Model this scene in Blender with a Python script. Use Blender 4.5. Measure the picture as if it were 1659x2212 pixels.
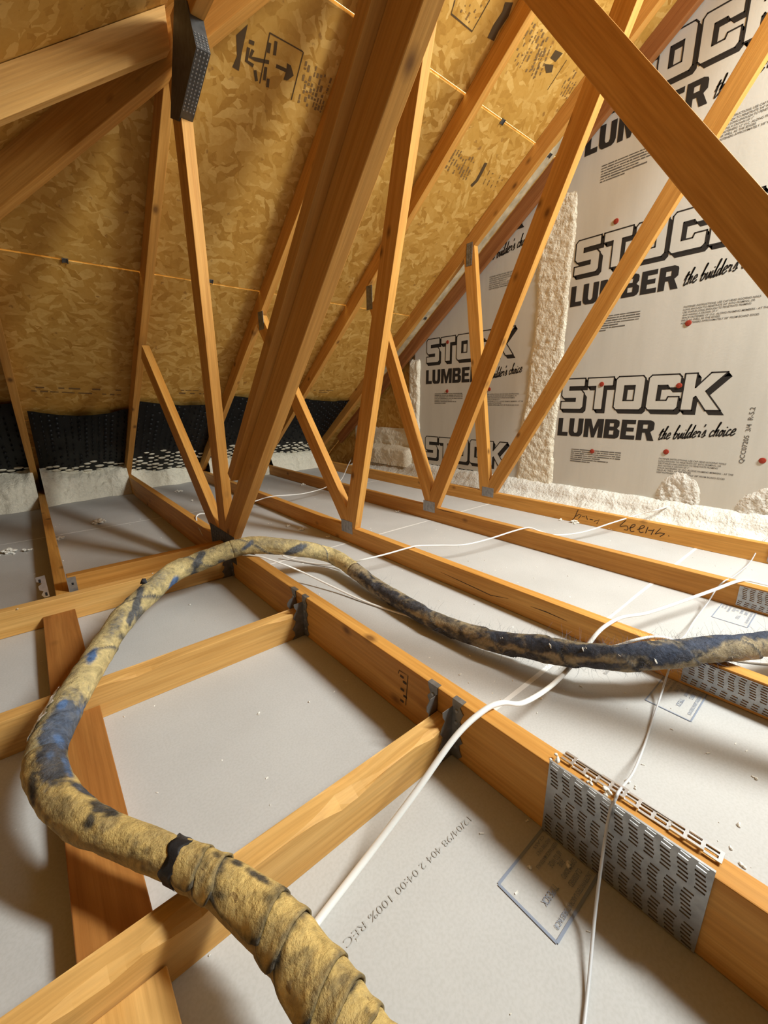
import bpy, bmesh, math, random
from mathutils import Vector, Matrix, noise
random.seed(7)
for o in list(bpy.data.objects): bpy.data.objects.remove(o, do_unlink=True)
SC = bpy.context.scene
COL = SC.collection

# ------------------------------------------------------------------ camera
# world: +Y runs along the trusses towards the eave, +X towards the foil gable wall
F_PX, CXP, CYP, CAM_Z = 890.2, 829.5, 1106.0, 0.725
_y, _p, _r = math.radians(40.1576), math.radians(15.2703), math.radians(-0.6669)
_fwd = Vector((math.sin(_y)*math.cos(_p), math.cos(_y)*math.cos(_p), -math.sin(_p)))
_rt = Vector((math.cos(_y), -math.sin(_y), 0)); _up = _rt.cross(_fwd)
RT = math.cos(_r)*_rt + math.sin(_r)*_up
UP = -math.sin(_r)*_rt + math.cos(_r)*_up
CAMP = Vector((0, 0, CAM_Z))
cam = bpy.data.objects.new('camera', bpy.data.cameras.new('camera')); COL.objects.link(cam)
M = Matrix((RT, UP, -_fwd)).transposed().to_4x4(); M.translation = CAMP
cam.matrix_world = M
cam.data.sensor_fit = 'HORIZONTAL'; cam.data.sensor_width = 36.0
cam.data.lens = F_PX/1659*36.0
cam.data.clip_start = 0.02
SC.camera = cam

# ------------------------------------------------------------------ light
W = bpy.data.worlds.new('daylight'); SC.world = W; W.use_nodes = True
W.node_tree.nodes['Background'].inputs[0].default_value = (1.0, 0.86, 0.42, 1)
W.node_tree.nodes['Background'].inputs[1].default_value = 5.0
def area(name, loc, target, size, power, color):
    d = bpy.data.lights.new(name, 'AREA'); d.shape = 'RECTANGLE'; d.size, d.size_y = size; d.energy = power; d.color = color
    o = bpy.data.objects.new(name, d); COL.objects.link(o); o.location = loc
    o.rotation_euler = (Vector(target)-Vector(loc)).to_track_quat('-Z', 'Y').to_euler(); return o
area('work_light', (1.98, -0.95, 2.6), (1.2, 0.9, 0.3), (0.34, 1.2), 176, (0.965, 1.0, 0.955))
SC.view_settings.view_transform = 'Standard'
SC.view_settings.look = 'None'
SC.view_settings.exposure = 0.0
SC.view_settings.gamma = 1.0
SC.view_settings.use_curve_mapping = False

# ------------------------------------------------------------------ measuring helpers (pixel of the 1659x2212 frame -> point on a real plane)
def ray(x, y): return RT*((x-CXP)/F_PX) - UP*((y-CYP)/F_PX) + _fwd
def on_x(x, y, X): d = ray(x, y); return CAMP + d*(X/d.x)
def on_z(x, y, Z): d = ray(x, y); return CAMP + d*((Z-CAM_Z)/d.z)
RN, RO = Vector((0, .73, 1)), 3.185                     # main roof plane: 0.73*Y + Z = 3.185
def on_roof(x, y, off=0.0):
    d = ray(x, y); return CAMP + d*((RO-off-RN.dot(CAMP))/RN.dot(d))

# ------------------------------------------------------------------ materials
def new_mat(name):
    m = bpy.data.materials.new(name); m.use_nodes = True
    nt = m.node_tree; b = nt.nodes['Principled BSDF']
    return m, nt, b
def nd(nt, typ, **kw):
    n = nt.nodes.new(typ)
    for k, v in kw.items():
        if k.startswith('i_'): n.inputs[int(k[2:]) if k[2:].isdigit() else k[2:]].default_value = v
        else: setattr(n, k, v)
    return n
def ramp(nt, stops, mode='LINEAR'):
    r = nt.nodes.new('ShaderNodeValToRGB'); r.color_ramp.interpolation = mode
    e = r.color_ramp.elements
    while len(e) < len(stops): e.new(0.5)
    for el, (p, c) in zip(e, stops):
        el.position = p; el.color = (c[0], c[1], c[2], 1) if len(c) == 3 else c
    return r
def mixc(nt, fac, a, b, blend='MIX'):
    m = nt.nodes.new('ShaderNodeMix'); m.data_type = 'RGBA'; m.blend_type = blend
    for s, v in ((m.inputs[0], fac), (m.inputs[6], a), (m.inputs[7], b)):
        if hasattr(v, 'is_linked'): nt.links.new(v, s)
        elif isinstance(v, (int, float)): s.default_value = v
        else: s.default_value = (v[0], v[1], v[2], 1)
    return m.outputs[2]
def plain(name, col, rough=.6, metal=0.0, noise_amt=0.0, nscale=30, bump=0.0, spec=.3):
    m, nt, b = new_mat(name)
    b.inputs['Roughness'].default_value = rough; b.inputs['Metallic'].default_value = metal
    b.inputs['Specular IOR Level'].default_value = spec
    b.inputs['Base Color'].default_value = (*col, 1)
    if noise_amt or bump:
        tc = nd(nt, 'ShaderNodeTexCoord'); n = nd(nt, 'ShaderNodeTexNoise', i_Scale=nscale, i_Detail=5)
        nt.links.new(tc.outputs['Object'], n.inputs['Vector'])
        if noise_amt:
            r = ramp(nt, [(.3, tuple(c*(1-noise_amt) for c in col)), (.7, tuple(min(1, c*(1+noise_amt*.6)) for c in col))])
            nt.links.new(n.outputs[0], r.inputs[0]); nt.links.new(r.outputs[0], b.inputs['Base Color'])
        if bump:
            bp = nd(nt, 'ShaderNodeBump', i_Strength=bump, i_Distance=.01)
            nt.links.new(n.outputs[0], bp.inputs['Height']); nt.links.new(bp.outputs[0], b.inputs['Normal'])
    return m
def wood_mat(name, light, dark, knot=(.22, .10, .025)):
    m, nt, b = new_mat(name); L = nt.links.new
    at = nd(nt, 'ShaderNodeAttribute', attribute_name='gcoord')
    oi = nd(nt, 'ShaderNodeObjectInfo')
    mp = nd(nt, 'ShaderNodeMapping'); L(at.outputs['Vector'], mp.inputs['Vector']); mp.inputs['Scale'].default_value = (1.3, 26, 26)
    n1 = nd(nt, 'ShaderNodeTexNoise', i_Scale=1.0, i_Detail=6, i_Roughness=.55, i_Distortion=.6); L(mp.outputs[0], n1.inputs['Vector'])
    mp2 = nd(nt, 'ShaderNodeMapping'); L(at.outputs['Vector'], mp2.inputs['Vector']); mp2.inputs['Scale'].default_value = (5, 160, 160)
    n2 = nd(nt, 'ShaderNodeTexNoise', i_Scale=1.0, i_Detail=3); L(mp2.outputs[0], n2.inputs['Vector'])
    r1 = ramp(nt, [(.32, dark), (.68, light)]); L(n1.outputs[0], r1.inputs[0])
    r2 = ramp(nt, [(.3, (.80, .76, .70)), (.65, (1.05, 1.04, 1.02))]); L(n2.outputs[0], r2.inputs[0])
    c = mixc(nt, .8, r1.outputs[0], r2.outputs[0], 'MULTIPLY')
    mp3 = nd(nt, 'ShaderNodeMapping'); L(at.outputs['Vector'], mp3.inputs['Vector']); mp3.inputs['Scale'].default_value = (5.5, 9, 9)
    v = nd(nt, 'ShaderNodeTexVoronoi', i_Scale=1.0, i_Randomness=1.0); L(mp3.outputs[0], v.inputs['Vector'])
    r3 = ramp(nt, [(.05, (1, 1, 1)), (.10, (.45, .45, .45)), (.16, (0, 0, 0))]); L(v.outputs['Distance'], r3.inputs[0])
    c = mixc(nt, r3.outputs[0], c, knot)
    rr = ramp(nt, [(0, (.86, .80, .74)), (1, (1.1, 1.06, 1.0))]); L(oi.outputs['Random'], rr.inputs[0])
    c = mixc(nt, 1.0, c, rr.outputs[0], 'MULTIPLY')
    L(c, b.inputs['Base Color']); b.inputs['Roughness'].default_value = .58; b.inputs['Specular IOR Level'].default_value = .25
    bp = nd(nt, 'ShaderNodeBump', i_Strength=.12, i_Distance=.004); L(n2.outputs[0], bp.inputs['Height']); L(bp.outputs[0], b.inputs['Normal'])
    return m
MAT = {}
MAT['wood'] = wood_mat('spruce_lumber', (.70, .385, .105), (.55, .26, .052))
MAT['wood_pale'] = wood_mat('pale_spruce', (.82, .53, .20), (.69, .39, .115))
MAT['wood_brown'] = wood_mat('brown_fir', (.50, .235, .065), (.36, .145, .035))
MAT['wood_red'] = wood_mat('aged_red_lumber', (.36, .15, .05), (.24, .085, .025))
def osb_mat():
    m, nt, b = new_mat('oriented_strand_board'); L = nt.links.new
    at = nd(nt, 'ShaderNodeAttribute', attribute_name='gcoord')
    nw = nd(nt, 'ShaderNodeTexNoise', i_Scale=15.0, i_Detail=4); L(at.outputs['Vector'], nw.inputs['Vector'])
    wv = nd(nt, 'ShaderNodeVectorMath', operation='SCALE'); L(nw.outputs['Color'], wv.inputs[0]); wv.inputs['Scale'].default_value = .06
    ad = nd(nt, 'ShaderNodeVectorMath', operation='ADD'); L(at.outputs['Vector'], ad.inputs[0]); L(wv.outputs[0], ad.inputs[1])
    outs = []
    for i, (ang, sx, sy) in enumerate([(8, 11, 38), (-32, 12, 46), (40, 15, 44), (-70, 14, 52)]):
        mp = nd(nt, 'ShaderNodeMapping'); mp.inputs['Rotation'].default_value = (0, 0, math.radians(ang)); L(ad.outputs[0], mp.inputs['Vector'])
        m2 = nd(nt, 'ShaderNodeMapping'); m2.inputs['Scale'].default_value = (sx, sy, 1); m2.inputs['Location'].default_value = (i*3.7, i*5.1, 0); L(mp.outputs[0], m2.inputs['Vector'])
        v = nd(nt, 'ShaderNodeTexVoronoi', voronoi_dimensions='2D', i_Scale=1.0); L(m2.outputs[0], v.inputs['Vector'])
        sp = nd(nt, 'ShaderNodeSeparateColor'); L(v.outputs['Color'], sp.inputs[0])
        outs.append((sp, v))
    base = ramp(nt, [(0, (.43, .215, .036)), (.35, (.53, .285, .056)), (.7, (.575, .325, .076)), (1, (.68, .42, .125))])
    val = outs[0][0].outputs[0]
    for i in (1, 2, 3):
        gt = nd(nt, 'ShaderNodeMath', operation='GREATER_THAN'); L(outs[i][0].outputs[1], gt.inputs[0]); gt.inputs[1].default_value = .52 + .1*i
        mx = nd(nt, 'ShaderNodeMix'); L(gt.outputs[0], mx.inputs[0]); L(val, mx.inputs[2]); L(outs[i][0].outputs[0], mx.inputs[3]); val = mx.outputs[0]
    n2 = nd(nt, 'ShaderNodeTexNoise', i_Scale=60, i_Detail=4); L(at.outputs['Vector'], n2.inputs['Vector'])
    a1 = nd(nt, 'ShaderNodeMath', operation='MULTIPLY_ADD'); L(n2.outputs[0], a1.inputs[0]); a1.inputs[1].default_value = .45; L(val, a1.inputs[2])
    a2 = nd(nt, 'ShaderNodeMath', operation='SUBTRACT'); L(a1.outputs[0], a2.inputs[0]); a2.inputs[1].default_value = .22
    L(a2.outputs[0], base.inputs[0])
    # dark pits between strands
    n3 = nd(nt, 'ShaderNodeTexNoise', i_Scale=26, i_Detail=3); L(at.outputs['Vector'], n3.inputs['Vector'])
    r3 = ramp(nt, [(.66, (0, 0, 0)), (.74, (.8, .8, .8))]); L(n3.outputs[0], r3.inputs[0])
    c = mixc(nt, r3.outputs[0], base.outputs[0], (.27, .125, .03))
    L(c, b.inputs['Base Color']); b.inputs['Roughness'].default_value = .62; b.inputs['Specular IOR Level'].default_value = .25
    bp = nd(nt, 'ShaderNodeBump', i_Strength=.35, i_Distance=.004); L(a1.outputs[0], bp.inputs['Height']); L(bp.outputs[0], b.inputs['Normal'])
    return m
MAT['osb'] = osb_mat()
def drywall_mat():
    m, nt, b = new_mat('drywall_back_paper'); L = nt.links.new
    tc = nd(nt, 'ShaderNodeTexCoord'); n = nd(nt, 'ShaderNodeTexNoise', i_Scale=3.0, i_Detail=6, i_Roughness=.6); L(tc.outputs['Object'], n.inputs['Vector'])
    r = ramp(nt, [(.3, (.53, .522, .51)), (.7, (.60, .594, .584))]); L(n.outputs[0], r.inputs[0])
    n2 = nd(nt, 'ShaderNodeTexNoise', i_Scale=220, i_Detail=2); L(tc.outputs['Object'], n2.inputs['Vector'])
    r2 = ramp(nt, [(.35, (.93, .93, .92)), (.6, (1, 1, 1))]); L(n2.outputs[0], r2.inputs[0])
    L(mixc(nt, 1, r.outputs[0], r2.outputs[0], 'MULTIPLY'), b.inputs['Base Color']); b.inputs['Roughness'].default_value = .75
    b.inputs['Specular IOR Level'].default_value = .2
    return m
MAT['drywall'] = drywall_mat()
MAT['joint'] = plain('joint_compound', (.86, .85, .83), .8)
def foil_mat():
    m, nt, b = new_mat('foil_faced_board'); L = nt.links.new
    tc = nd(nt, 'ShaderNodeTexCoord')
    mp = nd(nt, 'ShaderNodeMapping'); mp.inputs['Scale'].default_value = (1, 9, 1.1); L(tc.outputs['Object'], mp.inputs['Vector'])
    n = nd(nt, 'ShaderNodeTexNoise', i_Scale=1.6, i_Detail=5, i_Roughness=.6); L(mp.outputs[0], n.inputs['Vector'])
    r = ramp(nt, [(.25, (.61, .61, .565)), (.75, (.68, .68, .635))]); L(n.outputs[0], r.inputs[0])
    n2 = nd(nt, 'ShaderNodeTexNoise', i_Scale=90, i_Detail=3); L(tc.outputs['Object'], n2.inputs['Vector'])
    L(r.outputs[0], b.inputs['Base Color']); b.inputs['Roughness'].default_value = .42; b.inputs['Metallic'].default_value = .15
    bp = nd(nt, 'ShaderNodeBump', i_Strength=.10, i_Distance=.004); L(n2.outputs[0], bp.inputs['Height']); L(bp.outputs[0], b.inputs['Normal'])
    return m
MAT['foil'] = foil_mat()
MAT['absorber'] = plain('dark_absorber', (.07, .055, .04), .9, noise_amt=.3, nscale=12)  # invented dark finish for unseen surfaces, soaks up bounced light
MAT['ink'] = plain('black_print', (.025, .023, .022), .55)
MAT['ink_grey'] = plain('grey_print', (.13, .125, .115), .6)
MAT['ink_faint'] = plain('faint_grey_print', (.46, .455, .44), .7)
MAT['ink_osb'] = plain('brown_black_stamp', (.085, .05, .02), .7)
MAT['ink_osb_soft'] = plain('worn_stamp', (.22, .125, .045), .7)
MAT['ink_blue'] = plain('blue_grey_stamp', (.27, .31, .40), .7)
MAT['ink_pen'] = plain('marker_pen', (.05, .025, .012), .6)
MAT['foam'] = plain('cream_spray_foam', (.87, .82, .68), .5, noise_amt=.08, nscale=70, bump=.9)
MAT['foam_white'] = plain('white_spray_foam', (.76, .74, .68), .5, noise_amt=.05, nscale=75, bump=.9)
MAT['foam_haze'] = plain('thin_foam_overspray', (.66, .56, .38), .7, noise_amt=.35, nscale=18)
MAT['scrap'] = plain('white_foam_crumb', (.86, .83, .76), .7, noise_amt=.06, nscale=90, bump=.4)
MAT['baffle'] = plain('black_plastic', (.006, .006, .0065), .5, spec=.2)
MAT['steel'] = plain('galvanised_steel', (.40, .405, .41), .5, metal=.85, noise_amt=.22, nscale=60)
MAT['steel_dark'] = plain('dull_dark_steel', (.13, .13, .13), .55, metal=.75, noise_amt=.25, nscale=50)
MAT['steel_mid'] = plain('weathered_steel', (.25, .245, .235), .55, metal=.7, noise_amt=.3, nscale=45)
MAT['steel_bright'] = plain('bright_galvanised_steel', (.62, .63, .65), .35, metal=.9, noise_amt=.15, nscale=60)
MAT['cable'] = plain('white_cable_sheath', (.88, .88, .86), .4, spec=.5)
MAT['wire'] = plain('grey_wire_sheath', (.62, .63, .65), .45, spec=.4)
MAT['red'] = plain('red_cap', (.30, .036, .018), .6)
MAT['tape'] = plain('black_tape', (.018, .017, .018), .5, bump=.3, nscale=60)
MAT['fuzz'] = plain('dark_fibre', (.16, .18, .25), .8)
def fibre_mat(name, tan, dirt, blue):
    m, nt, b = new_mat(name); L = nt.links.new
    tc = nd(nt, 'ShaderNodeTexCoord')
    n2 = nd(nt, 'ShaderNodeTexNoise', i_Scale=38, i_Detail=7, i_Roughness=.7, i_Distortion=.8); L(tc.outputs['Object'], n2.inputs['Vector'])
    r1 = ramp(nt, [(.28, tuple(c*.50 for c in tan)), (.47, tan), (.72, tuple(min(1, c*1.45) for c in tan))]); L(n2.outputs[0], r1.inputs[0])
    n1 = nd(nt, 'ShaderNodeTexNoise', i_Scale=120, i_Detail=4); L(tc.outputs['Object'], n1.inputs['Vector'])
    def fac(attr, amp):
        at = nd(nt, 'ShaderNodeAttribute', attribute_name=attr); ma = nd(nt, 'ShaderNodeMath', operation='MULTIPLY_ADD'); L(n1.outputs[0], ma.inputs[0]); ma.inputs[1].default_value = amp; L(at.outputs['Fac'], ma.inputs[2])
        r = ramp(nt, [(amp*.5+.08, (0, 0, 0)), (amp*.5+.85, (1, 1, 1))]); L(ma.outputs[0], r.inputs[0]); return r.outputs[0]
    rd = ramp(nt, [(.35, tuple(c*.55 for c in dirt)), (.7, tuple(c*1.9 for c in dirt))]); L(n2.outputs[0], rd.inputs[0])
    rb = ramp(nt, [(.35, tuple(c*.6 for c in blue)), (.7, tuple(c*1.4 for c in blue))]); L(n2.outputs[0], rb.inputs[0])
    n5 = nd(nt, 'ShaderNodeTexNoise', i_Scale=24, i_Detail=6, i_Roughness=.7, noise_dimensions='4D', i_W=3.1); L(tc.outputs['Object'], n5.inputs['Vector'])
    r5 = ramp(nt, [(.48, (0, 0, 0)), (.72, (.75, .75, .75))]); L(n5.outputs[0], r5.inputs[0])
    c0 = mixc(nt, r5.outputs[0], r1.outputs[0], tuple(c*.35+.05 for c in tan))
    c = mixc(nt, fac('dirt', .5), c0, rd.outputs[0])
    c = mixc(nt, fac('blue', .4), c, rb.outputs[0])
    L(c, b.inputs['Base Color']); b.inputs['Roughness'].default_value = .7; b.inputs['Specular IOR Level'].default_value = .2
    n4 = nd(nt, 'ShaderNodeTexNoise', i_Scale=85, i_Detail=6, i_Roughness=.65); L(tc.outputs['Object'], n4.inputs['Vector'])
    bp = nd(nt, 'ShaderNodeBump', i_Strength=.75, i_Distance=.008); L(n4.outputs[0], bp.inputs['Height']); L(bp.outputs[0], b.inputs['Normal'])
    return m
MAT['fg_sleeve'] = fibre_mat('yellow_glass_fibre', (.60, .42, .15), (.075, .062, .045), (.10, .15, .26))
MAT['fg_shaded'] = fibre_mat('shaded_glass_fibre', (.36, .24, .09), (.075, .06, .04), (.10, .15, .26))  # inner layer, shade under the sleeves put into a darker colour
MAT['fg_tan'] = fibre_mat('dirty_tan_glass_fibre', (.58, .46, .22), (.10, .10, .10), (.10, .17, .33))
MAT['fg_far'] = fibre_mat('dusty_tan_glass_fibre', (.33, .265, .165), (.060, .057, .058), (.052, .072, .125))
MAT['blue_patch'] = plain('blue_cloth', (.075, .145, .33), .75, noise_amt=.35, nscale=70, bump=.5)
MAT['grey_patch'] = plain('charcoal_cloth', (.055, .056, .066), .8, noise_amt=.45, nscale=80, bump=.6)

# ------------------------------------------------------------------ mesh helpers
def world_loc(o):
    v = Vector((0, 0, 0))
    while o is not None: v += Vector(o.location); o = o.parent
    return v
class MB:
    def __init__(s): s.v = []; s.f = []; s.g = []
    def add(s, vs, fs, gs=None):
        k = len(s.v); s.v += [Vector(v) for v in vs]; s.f += [tuple(i+k for i in f) for f in fs]
        s.g += list(gs) if gs else [tuple(v) for v in vs]
    def box(s, x0, x1, y0, y1, z0, z1, gdir=None):
        vs = [(x, y, z) for x in (x0, x1) for y in (y0, y1) for z in (z0, z1)]
        fs = [(0, 1, 3, 2), (4, 6, 7, 5), (0, 4, 5, 1), (2, 3, 7, 6), (0, 2, 6, 4), (1, 5, 7, 3)]
        r = random.uniform(0, 30)
        if gdir == 'x': gs = [(v[0]+r, v[1], v[2]) for v in vs]
        elif gdir == 'y': gs = [(v[1]+r, v[0], v[2]) for v in vs]
        elif gdir == 'z': gs = [(v[2]+r, v[0], v[1]) for v in vs]
        else: gs = None
        s.add(vs, fs, gs)
    def obox(s, c, ax, ay, az):
        c, ax, ay, az = map(Vector, (c, ax, ay, az))
        vs = [c+ax*i+ay*j+az*k for i in (-1, 1) for j in (-1, 1) for k in (-1, 1)]
        s.add(vs, [(0, 1, 3, 2), (4, 6, 7, 5), (0, 4, 5, 1), (2, 3, 7, 6), (0, 2, 6, 4), (1, 5, 7, 3)])
    def prism(s, lo, hi, gs=None):
        n = len(lo); fs = [tuple(range(n-1, -1, -1)), tuple(range(n, 2*n))]
        for i in range(n): j = (i+1) % n; fs.append((i, j, n+j, n+i))
        s.add(list(lo)+list(hi), fs, gs)
    def tube(s, pts, rad, n=8, flat=1.0, caps=True):
        pts = [Vector(p) for p in pts]; m = len(pts); ring = []
        for i, p in enumerate(pts):
            t = (pts[min(i+1, m-1)]-pts[max(i-1, 0)]).normalized()
            a = t.cross(Vector((0, 0, 1)));
            if a.length < 1e-4: a = Vector((1, 0, 0))
            a.normalize(); b = a.cross(t)
            r = rad[i] if isinstance(rad, (list, tuple)) else rad
            ring.append([p + a*math.cos(q)*r + b*math.sin(q)*r*flat for q in [2*math.pi*k/n for k in range(n)]])
        vs = [v for R_ in ring for v in R_]; fs = []
        for i in range(m-1):
            for k in range(n):
                l = (k+1) % n; fs.append((i*n+k, i*n+l, (i+1)*n+l, (i+1)*n+k))
        if caps: fs += [tuple(range(n-1, -1, -1)), tuple((m-1)*n+k for k in range(n))]
        s.add(vs, fs)
    def build(s, name, mat, parent=None, smooth=False, bevel=0.0, offset=None):
        me = bpy.data.meshes.new(name)
        off = world_loc(parent) if parent is not None else Vector((0, 0, 0))
        if offset is not None: off = Vector(offset)
        me.from_pydata([v-off for v in s.v], [], s.f)
        bm = bmesh.new(); bm.from_mesh(me); bmesh.ops.recalc_face_normals(bm, faces=bm.faces); bm.to_mesh(me); bm.free()
        a = me.attributes.new('gcoord', 'FLOAT_VECTOR', 'POINT')
        a.data.foreach_set('vector', [c for g in s.g for c in g])
        me.materials.append(MAT[mat] if isinstance(mat, str) else mat)
        if smooth: me.polygons.foreach_set('use_smooth', [True]*len(me.polygons))
        o = bpy.data.objects.new(name, me); COL.objects.link(o)
        if parent is not None: o.parent = parent
        elif offset is not None: o.location = off
        if bevel:
            b = o.modifiers.new('edge', 'BEVEL'); b.width = bevel; b.segments = 2; b.limit_method = 'ANGLE'; b.angle_limit = math.radians(40)
        return o
def tag(o, label, cat, group=None):
    o['label'] = label; o['category'] = cat
    if group: o['group'] = group
    return o
def thing(name, loc, label, cat, group=None):
    o = bpy.data.objects.new(name, None); COL.objects.link(o); o.location = loc; o.empty_display_size = .05
    return tag(o, label, cat, group)
def structure(name, loc=(0, 0, 0)):
    o = bpy.data.objects.new(name, None); COL.objects.link(o); o.location = loc; o['kind'] = 'structure'; return o
def clip(poly, n, c):
    "keep the side n.p >= c of a convex 2D polygon"
    out = []
    for i in range(len(poly)):
        a, b = poly[i], poly[(i+1) % len(poly)]
        da, db = n[0]*a[0]+n[1]*a[1]-c, n[0]*b[0]+n[1]*b[1]-c
        if da >= 0: out.append(a)
        if (da >= 0) != (db >= 0):
            t = da/(da-db); out.append((a[0]+t*(b[0]-a[0]), a[1]+t*(b[1]-a[1])))
    return out
def yz_member(name, X, th, p0, p1, depth, parent, clips=(), mat='wood', bevel=.0018):
    "stick lying in the plane X..X+th, centre line p0-p1 given as (Y,Z)"
    d = (p1[0]-p0[0], p1[1]-p0[1]); l = math.hypot(*d); d = (d[0]/l, d[1]/l); n = (-d[1], d[0]); h = depth/2
    poly = [(p0[0]+n[0]*h, p0[1]+n[1]*h), (p0[0]-n[0]*h, p0[1]-n[1]*h), (p1[0]-n[0]*h, p1[1]-n[1]*h), (p1[0]+n[0]*h, p1[1]+n[1]*h)]
    for (cn, cc) in clips: poly = clip(poly, cn, cc)
    r = random.uniform(0, 40); mb = MB()
    gs = [(q[0]*d[0]+q[1]*d[1]+r, q[0]*n[0]+q[1]*n[1]+r, x) for x in (X, X+th) for q in poly]
    mb.prism([(X, *q) for q in poly], [(X+th, *q) for q in poly], gs)
    return mb.build(name, mat, parent, bevel=bevel)
def ribbon(mb, pts, w, nrm, lift=0.0):
    "flat stroke along pts on a plane with normal nrm"
    nrm = Vector(nrm).normalized()
    pts = [Vector(p)+nrm*lift for p in pts]
    L_, R_ = [], []
    for i, p in enumerate(pts):
        t = (pts[min(i+1, len(pts)-1)]-pts[max(i-1, 0)])
        sd = nrm.cross(t).normalized()*w/2; L_.append(p+sd); R_.append(p-sd)
    n = len(pts); mb.add(L_+R_, [(i, i+1, n+i+1, n+i) for i in range(n-1)])
_txt = {}
def text_verts(s, bold=0.0):
    key = (s, bold)
    if key not in _txt:
        cu = bpy.data.curves.new('lettering', 'FONT'); cu.body = s; cu.size = 1.0; cu.resolution_u = 3; cu.offset = bold
        ob = bpy.data.objects.new('lettering', cu); COL.objects.link(ob)
        dg = bpy.context.evaluated_depsgraph_get(); me = bpy.data.meshes.new_from_object(ob.evaluated_get(dg))
        vs = [tuple(v.co) for v in me.vertices]; fs = [tuple(p.vertices) for p in me.polygons]
        bpy.data.objects.remove(ob); bpy.data.curves.remove(cu); bpy.data.meshes.remove(me)
        _txt[key] = (vs, fs)
    return _txt[key]
def put_text(mb, s, org, xd, yd, height=None, width=None, bold=0.0, shear=0.0):
    "lay text on a plane: org = lower left corner, xd reading direction, yd up"
    vs, fs = text_verts(s, bold)
    if not vs: return
    x0 = min(v[0] for v in vs); x1 = max(v[0] for v in vs); y1 = max(v[1] for v in vs); y0 = 0
    sy = height/(y1-y0) if height else width/(x1-x0); sx = width/(x1-x0) if width else sy
    xd, yd, org = Vector(xd), Vector(yd), Vector(org)
    mb.add([org+xd*((v[0]-x0)*sx+v[1]*sy*shear)+yd*(v[1]*sy) for v in vs], fs)
def smooth_path(pts, k=8):
    "Catmull-Rom"
    P = [Vector(p) for p in pts]; P = [P[0]*2-P[1]]+P+[P[-1]*2-P[-2]]; out = []
    for i in range(1, len(P)-2):
        a, b, c, d = P[i-1:i+3]
        for j in range(k):
            t = j/k; out.append(.5*((2*b)+(c-a)*t+(2*a-5*b+4*c-d)*t*t+(3*b-a-3*c+d)*t**3))
    out.append(P[-2]); return out
def fbm(p, o=4): return noise.fractal(Vector(p), .8, 2.1, o)

# ------------------------------------------------------------------ floor: back side of the drywall ceiling below
floor = structure('floor')
ys = [-1.9, -.75, .468, 1.687, 2.906, 4.4]
for i in range(5):
    xs = [-1.8, 1.2 if i % 2 else 2.42, 2.75]
    for a, b in zip(xs[:-1], xs[1:]):
        mb = MB(); mb.box(a+.001, b-.001, ys[i]+.0015, ys[i+1]-.0015, -.0127, 0); mb.build('drywall_sheet', 'drywall', floor)
mb = MB()
for y in ys[1:-1]:
    n = 60; xs = [-1.8+4.55*i/n for i in range(n+1)]
    wa = [.0055+.003*noise.noise((x*6, y, 0)) for x in xs]; wb = [.0055+.003*noise.noise((x*6, y, 5)) for x in xs]
    mb.add([(x, y-w, .0008) for x, w in zip(xs, wa)]+[(x, y+w, .0008) for x, w in zip(xs, wb)], [(i, i+1, n+2+i, n+1+i) for i in range(n)])
mb.build('joint_compound', 'joint', floor)
def stamp(X1, Y1, X0, Y0, name='printed_stamp', dense=False):
    mb = MB(); up = (0, 0, 1); e = .0012; w = .0042 if not dense else .003
    for a, b in (((X1, Y1), (X0, Y1)), ((X0, Y1), (X0, Y0)), ((X0, Y0), (X1, Y0))): ribbon(mb, [(*a, e), (*b, e)], w, up); e += .0002
    H = (Y1-Y0); xd, yd = (-1, 0, 0), (0, -1, 0)
    def row(f, s, x, h, w_): put_text(mb, s, (x, Y0+H*f, e), xd, yd, height=h*H, width=w_, bold=.008)
    row(.13, 'UNDERWRITERS LABORATORIES INC.®', X1-.006, .075, .108)
    row(.27, 'CLASSIFIED', X1-.014, .085, .034); row(.40, 'GYPSUM BOARD', X1-.006, .08, .040); row(.42, 'TYPE SCX', X1-.064, .10, .036)
    row(.53, 'FIRE', X1-.022, .08, .012); row(.63, 'AS TO WIDE', X1-.012, .085, .034); row(.74, 'RESISTANCE MATERIALS', X1-.004, .06, .060)
    row(.85, 'AND FIRE ONLY', X1-.006, .055, .040); row(.94, 'CLASS', X1-.010, .05, .030)
    mb.build(name, 'ink_blue', floor)
stamp(.557, .2435, .428, .149); stamp(1.18, .243, 1.044, .149, dense=True); stamp(1.80, .243, 1.656, .149, dense=True)
mb = MB()
put_text(mb, '12/04/98 404 2 04:00 100% REC', (.478, .343, .0012), (-1, 0, 0), (0, -1, 0), height=.0105, width=.272)
mb.build('printed_date_code', 'ink_faint', floor)
mb = MB(); put_text(mb, '12/04/98', (1.115, .356, .0012), (-1, 0, 0), (0, -1, 0), height=.009); mb.build('printed_date_code', 'ink_faint', floor)

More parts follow.
